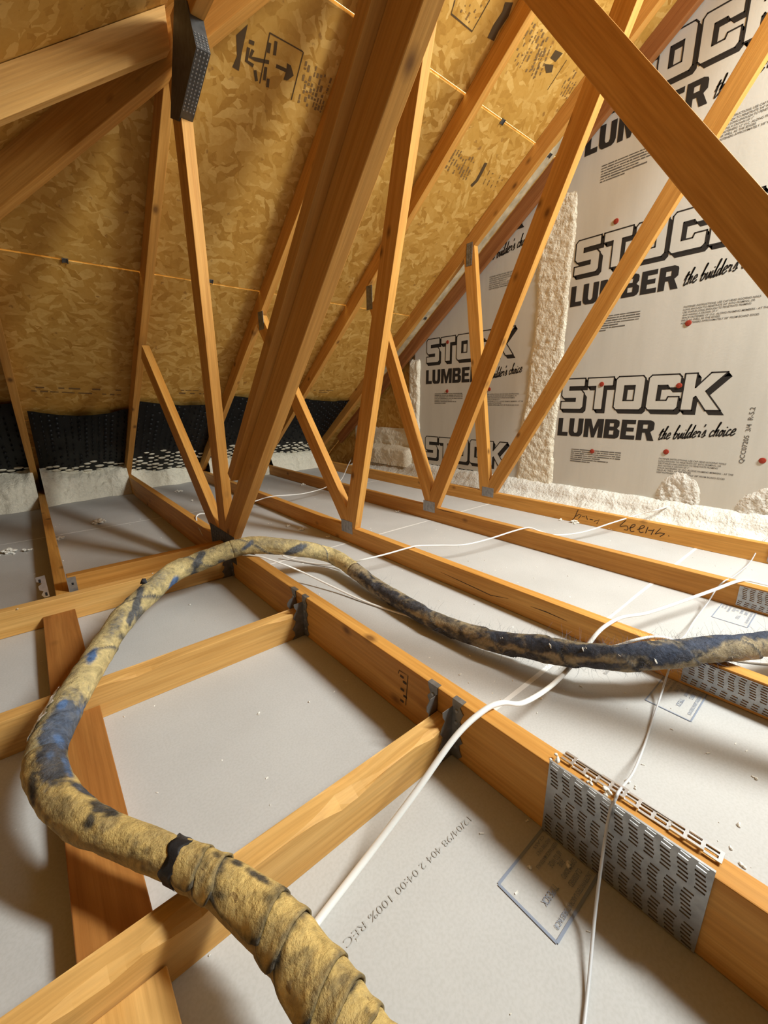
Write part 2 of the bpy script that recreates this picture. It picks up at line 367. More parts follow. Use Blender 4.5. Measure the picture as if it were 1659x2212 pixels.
# ------------------------------------------------------------------ roof deck (the attic's ceiling)
ceiling = structure('ceiling')
def deck_panel(poly, fz, th=.012, axis=0, mat='osb'):
    r = random.uniform(0, 20); sl = math.sqrt(1+.73**2)
    g = [((q[0], q[1]*sl, 0) if axis == 0 else (q[1], q[0]*sl, 0)) for q in poly]; g = [(a+r, b+r, 0) for a, b, _ in g]
    mb = MB(); mb.prism([(q[0], q[1], fz(*q)) for q in poly], [(q[0], q[1], fz(*q)+th) for q in poly], g+g)
    return mb.build('sheathing_panel', mat, ceiling)
main = lambda x, y: RO-.73*y
side = lambda x, y: 1.506+.73*x
rows = [(-.45, .533, [-1.5, 1.2, 2.72]), (.536, 1.5210, [-1.5, .578, 2.72]), (1.5290, 2.5140, [-1.5, 1.2, 2.72]), (2.5200, 3.507, [-1.5, .578, 2.72]), (3.510, 4.4, [-1.5, 1.2, 2.72])]
for y0, y1, xs in rows:
    for a, b in zip(xs[:-1], xs[1:]):
        pl = clip([(a+.001, y0), (b-.001, y0), (b-.001, y1), (a+.001, y1)], (1, 1), 2.30)
        if len(pl) > 2: deck_panel(pl, main)
xs = [-1.5, -.42, .563, 1.55, 2.72]
for i in range(4):
    for a, b in ((-7, -1.903), (-1.9, -.25), (-.247, .3), (.303, 2.74), (2.743, 4.4)):
        pl = clip([(xs[i]+.0012, a), (xs[i+1]-.0012, a), (xs[i+1]-.0012, b), (xs[i]+.0012, b)], (-1, -1), -2.30)
        if len(pl) > 2: deck_panel(pl, side, axis=1, mat='osb' if b > 0 and i < 3 else 'absorber')  # unseen panels get the dark finish to cut bounced light
# stamps on the deck
def roof_strokes(strokes, name, mat, w):
    mb = MB()
    for st in strokes: ribbon(mb, [on_roof(x, y, .0012) for x, y in st], w, -RN)
    return mb.build(name, mat, ceiling)
c1 = lambda x, y: (480+x*280/1659, 20+y*280/1659)
roof_strokes([[c1(*q) for q in s] for s in [[(480, 950), (610, 305)], [(605, 300), (1035, 545)], [(1040, 550), (885, 1160)]]], 'printed_stamp', 'ink_osb', .004)
roof_strokes([[c1(*q) for q in s] for s in [[(690, 725), (830, 790)], [(420, 780), (440, 920)], [(690, 410), (670, 590)], [(610, 430), (590, 560)], [(560, 740), (540, 910)], [(590, 890), (580, 1000)],
              [(395, 520), (360, 610), (420, 640), (600, 680)], [(340, 490), (310, 660), (400, 725)], [(345, 410), (410, 440)]]], 'printed_stamp', 'ink_osb', .011)
def roof_poly(pts, name='printed_stamp', mat='ink_osb'):
    mb = MB(); p = [on_roof(x, y, .0011) for x, y in pts]; mb.add(p, [tuple(range(len(p)))]); return mb.build(name, mat, ceiling)
roof_poly([c1(*q) for q in [(830, 690), (880, 720), (915, 850), (830, 915), (785, 900), (820, 790)]])
roof_poly([c1(*q) for q in [(330, 190), (300, 330), (250, 560), (215, 790), (130, 740), (190, 600), (180, 330)]])
def bars(px_rect, rows_, name='printed_lines', mat='ink_osb_soft', w=.006, along='col', fill=.6, seed=1):
    "rows of small unreadable print inside a quad given by its four corners (pixels)"
    rnd = random.Random(seed); a, b, c, d = [on_roof(*q, .0012) for q in px_rect]; mb = MB()
    for i in range(rows_):
        v = (i+.5)/rows_; p, q = a.lerp(d, v), b.lerp(c, v); t = rnd.uniform(0, .1)
        while t < .97:
            l = rnd.uniform(.03, .16); e = min(1, t+l)
            if rnd.random() < fill: ribbon(mb, [p.lerp(q, t), p.lerp(q, e)], w*rnd.uniform(.6, 1.3), -RN)
            t = e+rnd.uniform(.02, .05)
    return mb.build(name, mat, ceiling)
bars([c1(1060, 640), c1(960, 1190), c1(1270, 1330), c1(1430, 850)], 9, w=.008, seed=3)
bars([(1150, 45), (1100, 130), (1158, 170), (1195, 75)], 9, w=.008, seed=4)
bars([(1180, 60), (1140, 160), (1165, 180), (1195, 100)], 3, w=.008, seed=14)
roof_poly([(1200, 108), (1216, 115), (1200, 134), (1189, 125)])
roof_poly([(1176, 138), (1196, 140), (1192, 156), (1180, 158)])
roof_strokes([[(1224, 130), (1183, 194)]], 'printed_stamp', 'ink_osb', .004)
bars([(1238, 140), (1205, 200), (1225, 215), (1255, 165)], 5, w=.008, seed=5)
bars([(985, 318), (958, 365), (1008, 392), (1030, 342)], 9, w=.009, fill=.7, seed=6)
roof_strokes([[(1050, 352), (1040, 372), (1030, 390), (1018, 402)]], 'printed_stamp', 'ink_osb', .022)
bars([(1055, 365), (1040, 395), (1070, 415), (1085, 380)], 4, w=.007, fill=.5, seed=16)
roof_strokes([[(983, 0), (975, 30), (1020, 68), (1058, 0)]], 'printed_stamp', 'ink_osb', .005)
bars([(1010, 0), (990, 25), (1022, 60), (1045, 10)], 5, w=.007, fill=.45, seed=17)
roof_strokes([[(1100, 5), (1092, 30), (1072, 60), (1060, 85)]], 'black_marks', 'ink_osb', .04)
bars([(60, 848), (260, 858), (262, 838), (62, 832)], 2, w=.013, seed=7, fill=.7)
bars([(385, 852), (470, 855), (470, 842), (385, 840)], 2, w=.013, seed=8, fill=.7)
bars([(560, 845), (720, 850), (720, 842), (560, 838)], 2, w=.01, seed=9, fill=.6)
for i, (x, y) in enumerate([(140, 562), (455, 607), (1085, 262), (1187, 335), (918, 687)]):
    p = on_roof(x, y); u = Vector((0, 1, -.73)).normalized(); n = -RN.normalized(); mb = MB()
    mb.obox(p+n*.002, (.011, 0, 0), u*.011, n*.0012); mb.obox(p+n*.004+Vector((.010, 0, 0)), (.002, 0, 0), u*.012, n*.003); mb.obox(p+n*.004-Vector((.010, 0, 0)), (.002, 0, 0), u*.012, n*.003)
    mb.build('panel_clip', 'steel_dark', ceiling, bevel=.001)

mb = MB(); mb.box(-1.8, 2.69, -7.0, -.62, .002, .16); mb.build('unseen_floor_absorber', 'absorber', floor)  # unseen dark slab added behind the camera to absorb bounced light
for nm, (x0, x1, y0, y1, z1) in (('unseen_wall_back', (-1.52, 2.72, -7.01, -7.0, 3.6)), ('unseen_wall_left', (-1.515, -1.503, -7, 4.4, .45))):  # unseen walls added to shut out sky light, dark against bounce
    o = MB(); o.box(x0, x1, y0, y1, -.012, z1, 'z'); o = o.build(nm, 'absorber'); o['kind'] = 'structure'

# ------------------------------------------------------------------ gable wall with foil faced boards
wall = structure('wall_right')
FX = 2.66
def wall_poly(y0, y1, z0, z1, x0, x1, name, mat, parent, off=.0):
    pl = [(y0, z0), (y1, z0), (y1, z1), (y0, z1)]; pl = clip(pl, (-.73, -1), -(RO-off))
    mb = MB(); mb.prism([(x0, *q) for q in pl], [(x1, *q) for q in pl], [(q[1], q[0], 0) for q in pl]*2); return mb.build(name, mat, parent)
wall_poly(-7, 4.3, 0, 3.7, 2.70, 2.712, 'sheathing_panel', 'osb', wall, .004)
foil_r = wall_poly(.19, 1.49, .05, 3.05, FX, FX+.02, 'foil_board', 'foil', wall, .01)
foil_l = wall_poly(1.492, 2.71, .05, 3.05, FX, FX+.02, 'foil_board', 'foil', wall, .01)
foil_e = wall_poly(-1.6, .188, .05, 3.05, FX, FX+.02, 'foil_board', 'foil', wall, .01)
LET = {
 'S': ([[(.08, 1), (.86, 1), (.86, .74), (.30, .74), (.30, .63), (.75, .63), (.86, .52), (.86, .08), (.78, 0), (0, 0), (0, .26), (.55, .26), (.55, .36), (.09, .36), (0, .45), (0, .92)]], .95),
 'T': ([[(0, 1), (.9, 1), (.9, .73), (.6, .73), (.6, 0), (.3, 0), (.3, .73), (0, .73)]], .98),
 'O': ([[(.08, 1), (.84, 1), (.92, .92), (.92, .08), (.84, 0), (.08, 0), (0, .08), (0, .92)], [(.3, .72), (.62, .72), (.62, .28), (.3, .28)]], 1.02),
 'C': ([[(.08, 1), (.84, 1), (.92, .92), (.92, .62), (.62, .62), (.56, .70), (.3, .70), (.3, .28), (.58, .28), (.62, .38), (.92, .38), (.92, .08), (.84, 0), (.08, 0), (0, .08), (0, .92)]], 1.0),
 'K': ([[(0, 1), (.32, 1), (.32, .62), (.66, 1), (1.06, 1), (.60, .52), (1.04, 0), (.66, 0), (.36, .38), (.32, .34), (.32, 0), (0, 0)]], 1.1)}
BLK = {
 'L': ([[(0, 1), (.28, 1), (.28, .22), (.62, .22), (.62, 0), (0, 0)]], .68), 'U': ([[(0, 1), (.28, 1), (.28, .3), (.34, .2), (.46, .2), (.52, .3), (.52, 1), (.80, 1), (.80, .22), (.74, .08), (.62, 0), (.18, 0), (.06, .08), (0, .22)]], .88),
 'M': ([[(0, 0), (0, 1), (.34, 1), (.52, .45), (.70, 1), (1.04, 1), (1.04, 0), (.78, 0), (.78, .62), (.60, 0), (.44, 0), (.26, .62), (.26, 0)]], 1.10),
 'B': ([[(0, 0), (0, 1), (.58, 1), (.72, .94), (.76, .85), (.76, .66), (.66, .53), (.80, .42), (.80, .16), (.74, .05), (.60, 0)], [(.27, .62), (.48, .62), (.48, .80), (.27, .80)], [(.27, .2), (.50, .2), (.50, .42), (.27, .42)]], .87),
 'E': ([[(0, 0), (0, 1), (.68, 1), (.68, .79), (.27, .79), (.27, .61), (.62, .61), (.62, .41), (.27, .41), (.27, .21), (.70, .21), (.70, 0)]], .77),
 'R': ([[(0, 0), (0, 1), (.58, 1), (.74, .93), (.78, .84), (.78, .55), (.64, .43), (.84, 0), (.54, 0), (.40, .38), (.27, .38), (.27, 0)], [(.27, .58), (.49, .58), (.49, .79), (.27, .79)]], .84)}
def fill_poly(mb, polys, T):
    bm = bmesh.new(); es = []
    for pl in polys:
        vs = [bm.verts.new(T(q)) for q in pl]; es += [bm.edges.new((vs[i], vs[(i+1) % len(vs)])) for i in range(len(vs))]
    bmesh.ops.triangle_fill(bm, edges=es, use_beauty=True, use_dissolve=False); bm.verts.index_update()
    mb.add([v.co.copy() for v in bm.verts], [tuple(v.index for v in f.verts) for f in bm.faces]); bm.free()
CH = {  # single stroke script letters, x advance last
 't': ([[(.0, .35), (.18, .9), (.1, .1), (.2, 0), (.35, .15)], [(.0, .6), (.36, .68)]], .36), 'h': ([[(0, .3), (.2, 1.0), (.12, .95), (.05, 0)], [(.06, .3), (.24, .5), (.28, .4), (.24, .05), (.4, .12)]], .42),
 'e': ([[(.03, .22), (.28, .32), (.24, .5), (.1, .42), (.04, .15), (.15, 0), (.38, .16)]], .38), 'b': ([[(0, .3), (.2, 1.0), (.12, .95), (.06, .05), (.25, .05), (.32, .32), (.18, .42), (.08, .28)], [(.32, .32), (.44, .36)]], .44),
 'u': ([[(.02, .45), (.03, .1), (.12, 0), (.28, .45), (.27, .05), (.4, .12)]], .42), 'i': ([[(.03, .45), (.02, .05), (.1, 0), (.2, .14)], [(.07, .62), (.09, .68)]], .2),
 'l': ([[(.0, .25), (.2, 1.0), (.12, .97), (.05, .08), (.12, 0), (.22, .14)]], .22), 'd': ([[(.28, .42), (.1, .42), (.03, .15), (.12, 0), (.28, .3), (.36, 1.0), (.3, .06), (.42, .12)]], .44),
 'r': ([[(.0, .3), (.08, .5), (.12, .42), (.26, .42), (.22, .08), (.36, .12)]], .36), "'": ([[(.08, 1.0), (.03, .8)]], .12), 's': ([[(.0, .15), (.16, .55), (.22, .1), (.1, 0), (.02, .06)], [(.22, .1), (.34, .14)]], .34),
 'c': ([[(.28, .40), (.18, .48), (.05, .28), (.1, .02), (.36, .14)]], .36), 'o': ([[(.2, .46), (.05, .3), (.1, 0), (.26, .14), (.24, .42), (.14, .44), (.26, .38), (.40, .40)]], .4), ' ': ([], .3)}
WN = Vector((-1, 0, 0))
def wp(y, z, lift): return Vector((FX-lift, y, z))
def logo(yl, zb, parent, wtot=.83, h=.185):
    s = wtot/4.98; blk, fc, st = MB(), MB(), MB(); x = 0; sh = (.11, -.12)
    for ch in 'STOCK':
        polys, adv = LET[ch]
        T = lambda q, l, dx=0, dz=0: wp(yl-(x+q[0]+dx)*s, zb+(q[1]+dz)*h, l)
        bm = bmesh.new()
        for lay, (mb, l) in enumerate(((fc, .0009),)):
            es = []
            for pl in polys:
                vs = [bm.verts.new(T(q, l)) for q in pl]; es += [bm.edges.new((vs[i], vs[(i+1) % len(vs)])) for i in range(len(vs))]
            bmesh.ops.triangle_fill(bm, edges=es, use_beauty=True, use_dissolve=False)
            bm.verts.index_update(); vs = [v.co.copy() for v in bm.verts]; fs = [tuple(v.index for v in f.verts) for f in bm.faces]
            mb.add(vs, fs); bm.free()
        for pl in polys:
            for i in range(len(pl)):
                a, b = pl[i], pl[(i+1) % len(pl)]
                blk.add([T(a, .0005), T(b, .0005), T(b, .0005, *sh), T(a, .0005, *sh)], [(0, 1, 2, 3)])
                d = Vector((b[0]-a[0], b[1]-a[1], 0)).normalized()*.014; a2 = (a[0]-d.x, a[1]-d.y); b2 = (b[0]+d.x, b[1]+d.y)
                ribbon(st, [T(a2, .0013), T(b2, .0013)], .0068, WN)
        x += adv
    blk.build('printed_logo_shadow', 'ink', parent); fc.build('printed_logo_face', 'foil', parent); st.build('printed_logo_outline', 'ink', parent)
def boards_print(yl, zb, parent, paras=True):
    logo(yl, zb, parent)
    mb = MB(); x = 0
    for ch in 'LUMBER':
        polys, adv = BLK[ch]; fill_poly(mb, polys, lambda q: wp(yl+.004-(x+q[0])*.1095, zb-.168+q[1]*.112, .0009)); x += adv
    mb.build('printed_lettering', 'ink', parent)
    mb = MB(); x = 0; sx = .0675; o = Vector((yl-.578, zb-.160, 0))
    for ch in "the builder's choice":
        sts, adv = CH[ch]
        for stx in sts:
            P = smooth_path([(q[0]+x, q[1], 0) for q in stx], 4)
            ribbon(mb, [wp(o.x-(q.x+q.y*.30)*sx*.715, o.y+q.y*sx+q.x*sx*.09, .0009) for q in P], .0062, WN)
        x += adv
    mb.build('printed_script', 'ink', parent)
    if paras:
        mb = MB(); rnd = random.Random(int(zb*100))
        for r, f in enumerate((1, 1, 1, 1, .63, .78, .42)):
            t = 0; y0, z0 = yl-.10, zb-.250-r*.0125
            while t < .30*f-.004:
                e = min(.30*f, t+rnd.choice((.012, .02, .03, .05, .07))); mb_w = rnd.uniform(.0040, .0062)
                ribbon(mb, [wp(y0-t, z0, .0009), wp(y0-e, z0, .0009)], mb_w, WN); t = e+.0035
        for r, tx in enumerate(('FASTENER INSTRUCTIONS: USE CAP HEAD ROOFING NAILS', 'LONG ENOUGH TO PENETRATE 3/4" INTO FRAMING, OR', 'USE STAPLES LONG ENOUGH TO PENETRATE FRAMING', 'AND HAVING A CROWN OF 1"', 'SPACE FASTENERS 12" O.C. ALONG FRAMING MEMBERS - AT THE', 'FIELD AS WELL AS THE EDGES', 'KEEP FASTENERS APPROXIMATELY 3/8" FROM BOARD EDGES')):
            put_text(mb, tx, wp(yl-.60, zb-.266-r*.0128, .0009), (0, -1, 0), (0, 0, 1), height=.0088, width=.305*len(tx)/50, bold=.012)
        mb.build('printed_small_lines', 'ink_grey', parent)
for k in range(3): boards_print(1.362, .652+.772*k, foil_r)
for k in range(3): boards_print(2.572, .225+.79*k, foil_l)
mb = MB()
put_text(mb, 'QCC07205  3/4  R-5.2', wp(.398, .40, .0009), (0, 0, 1), (0, 1, 0), height=.019, width=.27, bold=.01); mb.build('printed_code', 'ink_grey', foil_r)
for x, y in [(1300, 830), (1467, 833), (1279, 975), (1439, 976), (1647, 995), (1331, 478), (1532, 428), (1487, 698), (966, 845), (1057, 841), (967, 739)]:
    p = on_x(x, y, FX); mb = MB(); n = 12
    mb.add([p+Vector((-.0045, math.cos(a)*.0125, math.sin(a)*.0125)) for a in [2*math.pi*i/n for i in range(n)]]+[p+Vector((-.0005, math.cos(a)*.0145, math.sin(a)*.0145)) for a in [2*math.pi*i/n for i in range(n)]]+[p+Vector((-.006, 0, 0))],
           [(i, (i+1) % n, n+(i+1) % n, n+i) for i in range(n)]+[(i, (i+1) % n, 2*n) for i in range(n)])
    mb.build('cap_nail', 'red', wall)

# ------------------------------------------------------------------ spray foam
def height_grid(name, mat, parent, f, u0, u1, v0, v1, nu, nv, keep=None):
    "f(u,v) -> point"
    mb = MB(); vs = [f(u0+(u1-u0)*i/nu, v0+(v1-v0)*j/nv) for i in range(nu+1) for j in range(nv+1)]; fs = []
    for i in range(nu):
        for j in range(nv):
            if keep is None or keep(u0+(u1-u0)*(i+.5)/nu, v0+(v1-v0)*(j+.5)/nv):
                a = i*(nv+1)+j; fs.append((a, a+1, a+nv+2, a+nv+1))
    mb.add(vs, fs); return mb.build(name, mat, parent, smooth=True)
def sstep(a, b, x): t = max(0, min(1, (x-a)/(b-a))); return t*t*(3-2*t)
def lumpy(p, amp): return amp*(.6*abs(fbm((p[0], p[1], 3.1), 3))+.5*noise.noise(Vector((p[0]*.45, p[1]*.45, 9))))
def strip(y, z):
    m = sstep(1.365, 1.40, y+.015*fbm((z*3, 1, 0)))*(1-sstep(1.575, 1.61, y+.02*fbm((z*3, 4, 0))-.05*sstep(1.2, .1, z)-.05*0))*(1-sstep(1.82, 1.93, z+.2*abs(y-1.49)))
    return Vector((FX+.004-m*(.012+lumpy((y*60, z*60), .011)), y, z))
height_grid('foam_strip', 'foam', wall, strip, 1.34, 1.72, .08, 1.97, 44, 210)
def blob(yc, w, zt, seed):
    def f(y, z):
        u = abs(y-yc)/w; m = (1-sstep(.75, 1.08, u+.1*noise.noise((z*9, seed, 0))))*(1-sstep(zt-.05, zt+.02, z+.10*u*u))
        return Vector((FX+.004-m*(.010+lumpy((y*60+seed, z*60), .015)), y, z))
    return f
height_grid('foam_patch', 'foam_white', wall, blob(.645, .105, .335, 3), .50, .79, .07, .38, 44, 46)
height_grid('foam_patch', 'foam_white', wall, blob(.27, .13, .30, 9), .10, .44, .07, .35, 44, 42)
def lstrip(y, z):
    m = sstep(2.62, 2.665, y+.012*fbm((z*4, 2, 0)))*(1-sstep(2.75, 2.79, y))*(1-sstep(1.02, 1.10, z))
    return Vector((FX+.035-m*(.055+lumpy((y*35, z*35), .016)), y, z))
height_grid('foam_strip', 'foam', wall, lstrip, 2.58, 2.82, .10, 1.14, 30, 100)
def base(y, t):   # bead along the foot of the wall: t 0 (behind the truss chord) .. 1 (on the foil)
    x = 2.445+.222*t; z = .035+.075*t+.055*t**3
    b = max(0, 1-((t-.80)/.16)**2)
    d = .014*math.sqrt(b)*(1+.5*noise.noise(Vector((y*6, 2, 0))))+lumpy((y*24, t*6), .017)
    if t > .94: d *= (1-t)/.06
    return Vector((x-d*.7, y, z+d))
height_grid('foam_bead', 'foam_white', wall, base, -.25, 3.55, 0, 1, 330, 18)
def led(y, t):
    m = sstep(2.68, 2.76, y)*(1-sstep(3.5, 3.62, y))
    z = .12+t*.34; x = 2.698-m*(.09*(1-sstep(.0, .12, t-.42))+.03*(1-sstep(.85, 1, t))+lumpy((y*20, z*20), .02))
    return Vector((x, y, z))
height_grid('foam_patch', 'foam', wall, led, 2.64, 3.66, 0, 1, 70, 34)
def haze(x, y):
    m = sstep(2.445, 2.47, x+.015*fbm((y*8, x*8, 1)))*(1-sstep(2.60, 2.61, x))*sstep(1.35, 1.55, y+.2*fbm((x*9, y*5, 2)))
    return Vector((x, y, RO-.73*y+.0015-m*(.004+.002*noise.noise(Vector((x*60, y*60, 0))))))
height_grid('foam_overspray', 'foam_haze', ceiling, haze, 2.44, 2.612, 1.2, 3.3, 20, 120)
BAYS = [(-.66, -.03, 'leftmost bay, left of the short jack truss'), (.008, .559, 'bay between short jack truss and girder'), (.597, 1.182, 'first bay right of the girder'),
        (1.22, 1.802, 'second bay right of the girder'), (1.84, 2.40, 'bay beside the foil wall')]
for i, (a, b, lab) in enumerate(BAYS):
    def fo(x, t, a=a, b=b, i=i):
        e = min(x-a, b-x); y0 = 3.80+.12*fbm((x*1.5, i, 0))+(0.22 if i == 2 else 0)+(.12 if i > 2 else 0)
        if t < .45: y = y0+t*.14; z = .15*(t/.45)
        else: y = y0+.063+(t-.45)/.55*.32; z = .155+.15*((t-.45)/.55)**.8*(1+.35*noise.noise(Vector((x*5, i*3, 1))))
        d = (lumpy((x*13, t*6+i*3), .05)+.012*noise.noise(Vector((x*40, t*16, i))))*min(1, t*6)
        z = min(z+d*.5+.06*max(0, 1-e/.06)*t, RO-.73*y-.022)
        return Vector((x, y-d*.7, max(z, 0.001)))
    o = height_grid('spray_foam_bank', 'foam', None, fo, a+.001, b-.001, 0, 1, 56, 26)
    tag(o, 'cream spray foam at the eave in the '+lab, 'spray foam', 'foam banks along the eave')

# ------------------------------------------------------------------ vent baffles
for i, (a, b, lab) in enumerate(BAYS):
    root = thing('vent_baffle', ((a+b)/2, 3.7, .45), 'black dimpled vent baffle in the '+lab, 'vent baffle', 'black vent baffles at the eave')
    nr = 18; nc = 14; sl = Vector((0, .8077, -.5896)); n = Vector((0, -.5896, -.8077))
    ytop = [3.31, 3.40, 3.33, 3.28, 3.31][i]
    def bp(u, v, lift=0):
        s = .025+.02*math.sin(u*math.pi)+.006*noise.noise((u*7, v*7, i)); y = ytop+.03*math.sin(u*math.pi*(1 if i == 1 else .5))+v*(4.18-ytop)
        return Vector((a+.006+u*(b-a-.012), y, RO-.73*y))+n*(s+lift)
    g = MB(); nu, nv = 20, 24
    g.add([bp(p/nu, q/nv) for p in range(nu+1) for q in range(nv+1)]+[bp(p/nu, q/nv, -.003) for p in range(nu+1) for q in range(nv+1)],
          [(p*(nv+1)+q, p*(nv+1)+q+1, (p+1)*(nv+1)+q+1, (p+1)*(nv+1)+q) for p in range(nu) for q in range(nv)])
    g.build('sheet', 'baffle', root, smooth=True)
    d = MB(); w = MB(); rnd = random.Random(i)
    for c in range(nc):
        for r in range(nr):
            u, v = (c+.5)/nc, (r+.3+.4*(c % 2))/nr
            if rnd.random() < .12: continue
            low = v > .60+.22*abs(u-.5)+rnd.uniform(-.05, .05)
            p = bp(u, v, .002); lx = .011 if (c//2) % 2 else .006; tgt = w if low else d; k = 1
            if low: k = rnd.uniform(1.0, 2.4); lx = .014
            m8 = 8; ringp = [p+Vector((math.cos(q)*lx*k, 0, 0))+sl*math.sin(q)*.006*k for q in [2*math.pi*t/m8 for t in range(m8)]]
            top = [p+n*(.009 if not low else .0035*k)+Vector((math.cos(q)*lx*(.55 if not low else .75)*k, 0, 0))+sl*(math.sin(q)*(.0035 if not low else .005)*k+(.003 if not low else 0)) for q in [2*math.pi*t/m8 for t in range(m8)]]
            tgt.add(ringp+top, [(t, (t+1) % m8, m8+(t+1) % m8, m8+t) for t in range(m8)]+[tuple(range(m8, 2*m8))])
    o = d.build('dimple', 'baffle', root, smooth=False); o['kind'] = 'stuff'
    if w.v: o = w.build('foam_spatter', 'foam', root, smooth=True); o['kind'] = 'stuff'

# ------------------------------------------------------------------ roof trusses
ROOF_LO = lambda extra=0: ((-.73, -1), -(3.185-.112-extra))
CD = .088
def nail_plate(parent, X, y0, y1, z0, z1, mat='steel', th=.0012, cols=4, rows=8):
    "toothed plate with raised ribs on the -X face of a truss"
    mb = MB(); mb.box(X-th, X, y0, y1, z0, z1)
    for c in range(cols):
        for r in range(rows):
            y = y0+(y1-y0)*(c+.5)/cols; z = z0+(z1-z0)*(r+.5)/rows
            mb.box(X-th-.0008, X-th, y-(y1-y0)*.25/cols, y+(y1-y0)*.25/cols, z-(z1-z0)*.32/rows, z+(z1-z0)*.32/rows)
    return mb.build('nail_plate', mat, parent)
def slotted_plate(parent, X, y0, y1, z0, z1, pitch_y=.0198, pitch_z=.0067, mat='steel', name='slotted_plate'):
    "big plate with real punched slots"
    mb = MB(); nr = int(round((z1-z0)/pitch_z)); pz = (z1-z0)/nr; dp = .0034
    for r in range(nr):
        band, k = divmod(nr-1-r, 8); l, h = z0+r*pz, z0+(r+1)*pz
        edges = [y0]; y = y0+pitch_y*(.5 if band % 2 else .08)
        while y < y1: edges.append(y); y += pitch_y
        edges.append(y1)
        for a, b in zip(edges[:-1], edges[1:]):
            if b-a < pitch_y*.9 or k == 7:
                mb.add([(X-dp, a, l), (X-dp, b, l), (X-dp, b, h), (X-dp, a, h)], [(0, 1, 2, 3)]); continue
            w = b-a; o2 = .10*w*math.sin(k*.9); m0, m1 = a+w*.20+o2, b-w*.20+o2; tilt = .0007; k0, k1 = l+pz*.30, h-pz*.24
            o_ = [(a, l), (b, l), (b, h), (a, h)]; i_ = [(m0, k0-tilt), (m1, k0+tilt), (m1, k1+tilt), (m0, k1-tilt)]
            mb.add([(X-dp, *q) for q in o_]+[(X-dp, *q) for q in i_]+[(X-.0002, *q) for q in i_],
                   [(0, 1, 5, 4), (1, 2, 6, 5), (2, 3, 7, 6), (3, 0, 4, 7), (4, 5, 9, 8), (5, 6, 10, 9), (6, 7, 11, 10), (7, 4, 8, 11)])
    mb.add([(X-dp, y0, z1), (X-dp, y1, z1), (X, y1, z1), (X, y0, z1), (X-dp, y1, z0), (X, y1, z0), (X-dp, y0, z0), (X, y0, z0)], [(0, 1, 2, 3), (1, 4, 5, 2), (0, 3, 7, 6)])
    return mb.build(name, mat, parent)
def chord_top(root, X, y0, y1, mat='wood', off=0.0):
    # sloping top chord; its upper edge lies on the roof plane
    e = (-.5896, -.8077)
    mid = lambda y: (y+e[0]*.0445, RO-.001-.73*y+e[1]*.0445-off)
    return yz_member('top_chord', X, .038, mid(y0), mid(y1), .089, root, mat=mat)
def web(root, X, a, b, clips, depth=.089, name='web', **k):
    # lengthen past both ends, then trim
    d = Vector((b[0]-a[0], b[1]-a[1])).normalized(); a2 = (a[0]-d.x*.12, a[1]-d.y*.12); b2 = (b[0]+d.x*.12, b[1]+d.y*.12)
    return yz_member(name, X, .038, a2, b2, depth, root, clips, **k)
def node_split(a, b, c, d):
    return None
FLOOR_CUT = ((0, 1), CD+.0005)
trusses = {}
SPEC = [
  (1.182, 'first roof truss to the right of the deep girder, with a thick descending web', (1.691, .10), (2.482, 1.10), (1.68, .09), (1.10, 2.257), 4.33, (1.14, 1.14)),
  (1.802, 'middle one of the three roof trusses right of the girder', (1.687, .10), (2.175, 1.21), (1.687, .09), (.505, 2.772), 4.3, (.50, .50)),
  (2.400, 'roof truss nearest the foil wall, pen numbers on its bottom chord', (1.732, .10), (1.955, 1.66), (1.69, .09), (.0, 3.02), 4.2, (.0, .0))]
for X, lab, a, b, c, d, yend, (ytop, _) in SPEC:
    t = thing('roof_truss', (X+.019, 1.7, 0), lab, 'roof truss', 'roof trusses right of the girder'); trusses[X] = t
    mb = MB(); mb.box(X, X+.038, -1.5, yend, .0005, CD, 'y'); mb.build('bottom_chord', 'wood', t, bevel=.0018)
    chord_top(t, X, yend, ytop)
    # webs meet on the line through the node
    yn = 1.703
    web(t, X, a, b, [FLOOR_CUT, ROOF_LO(), ((1, .02), yn+.0004)])
    web(t, X, c, d, [FLOOR_CUT, ROOF_LO() if X > 1.3 else ((0, -1), -2.245), ((-1, -.02), -yn)])
    nail_plate(t, X, 1.655, 1.752, .052, .118, 'steel')
    slotted_plate(t, X, -.02, .207, .010, .082)
# upper plates where the short webs meet the top chords
nail_plate(trusses[1.802], 1.802, 2.225, 2.285, 1.28, 1.42, 'steel_mid', cols=3, rows=8)
nail_plate(trusses[2.400], 2.400, 1.925, 1.975, 1.565, 1.70, 'steel_mid', cols=3, rows=8)
nail_plate(trusses[1.182], 1.182, 2.49, 2.56, 1.14, 1.24, 'steel_mid', cols=3, rows=8)
# the descending web that crosses the upper right corner
t2 = trusses[1.182]
web(t2, 1.182, (1.05, 2.105), (-.45, .142), [FLOOR_CUT, ((0, -1), -2.245)])
yz_member('top_chord', 1.182, .038, (1.16, 2.29), (-1.5, 2.29), .089, t2)
for X, pts in ((1.182, [(952, 1236), (1000, 1258), (1060, 1286), (1098, 1293)]), (1.182, [(1146, 1310), (1180, 1322), (1225, 1342)]), (1.802, [(943, 1098), (960, 1104), (985, 1109)])):
    mb = MB(); P = [on_x(x, y, X-.0006) for x, y in pts]; n = len(P)
    mb.add([p+Vector((0, 0, .0012*math.sin(math.pi*i/(n-1))+.0004)) for i, p in enumerate(P)]+[p-Vector((0, 0, .0012*math.sin(math.pi*i/(n-1))+.0004)) for i, p in enumerate(P)], [(i, i+1, n+i+1, n+i) for i in range(n-1)])
    mb.build('split', 'ink_pen', trusses[X])
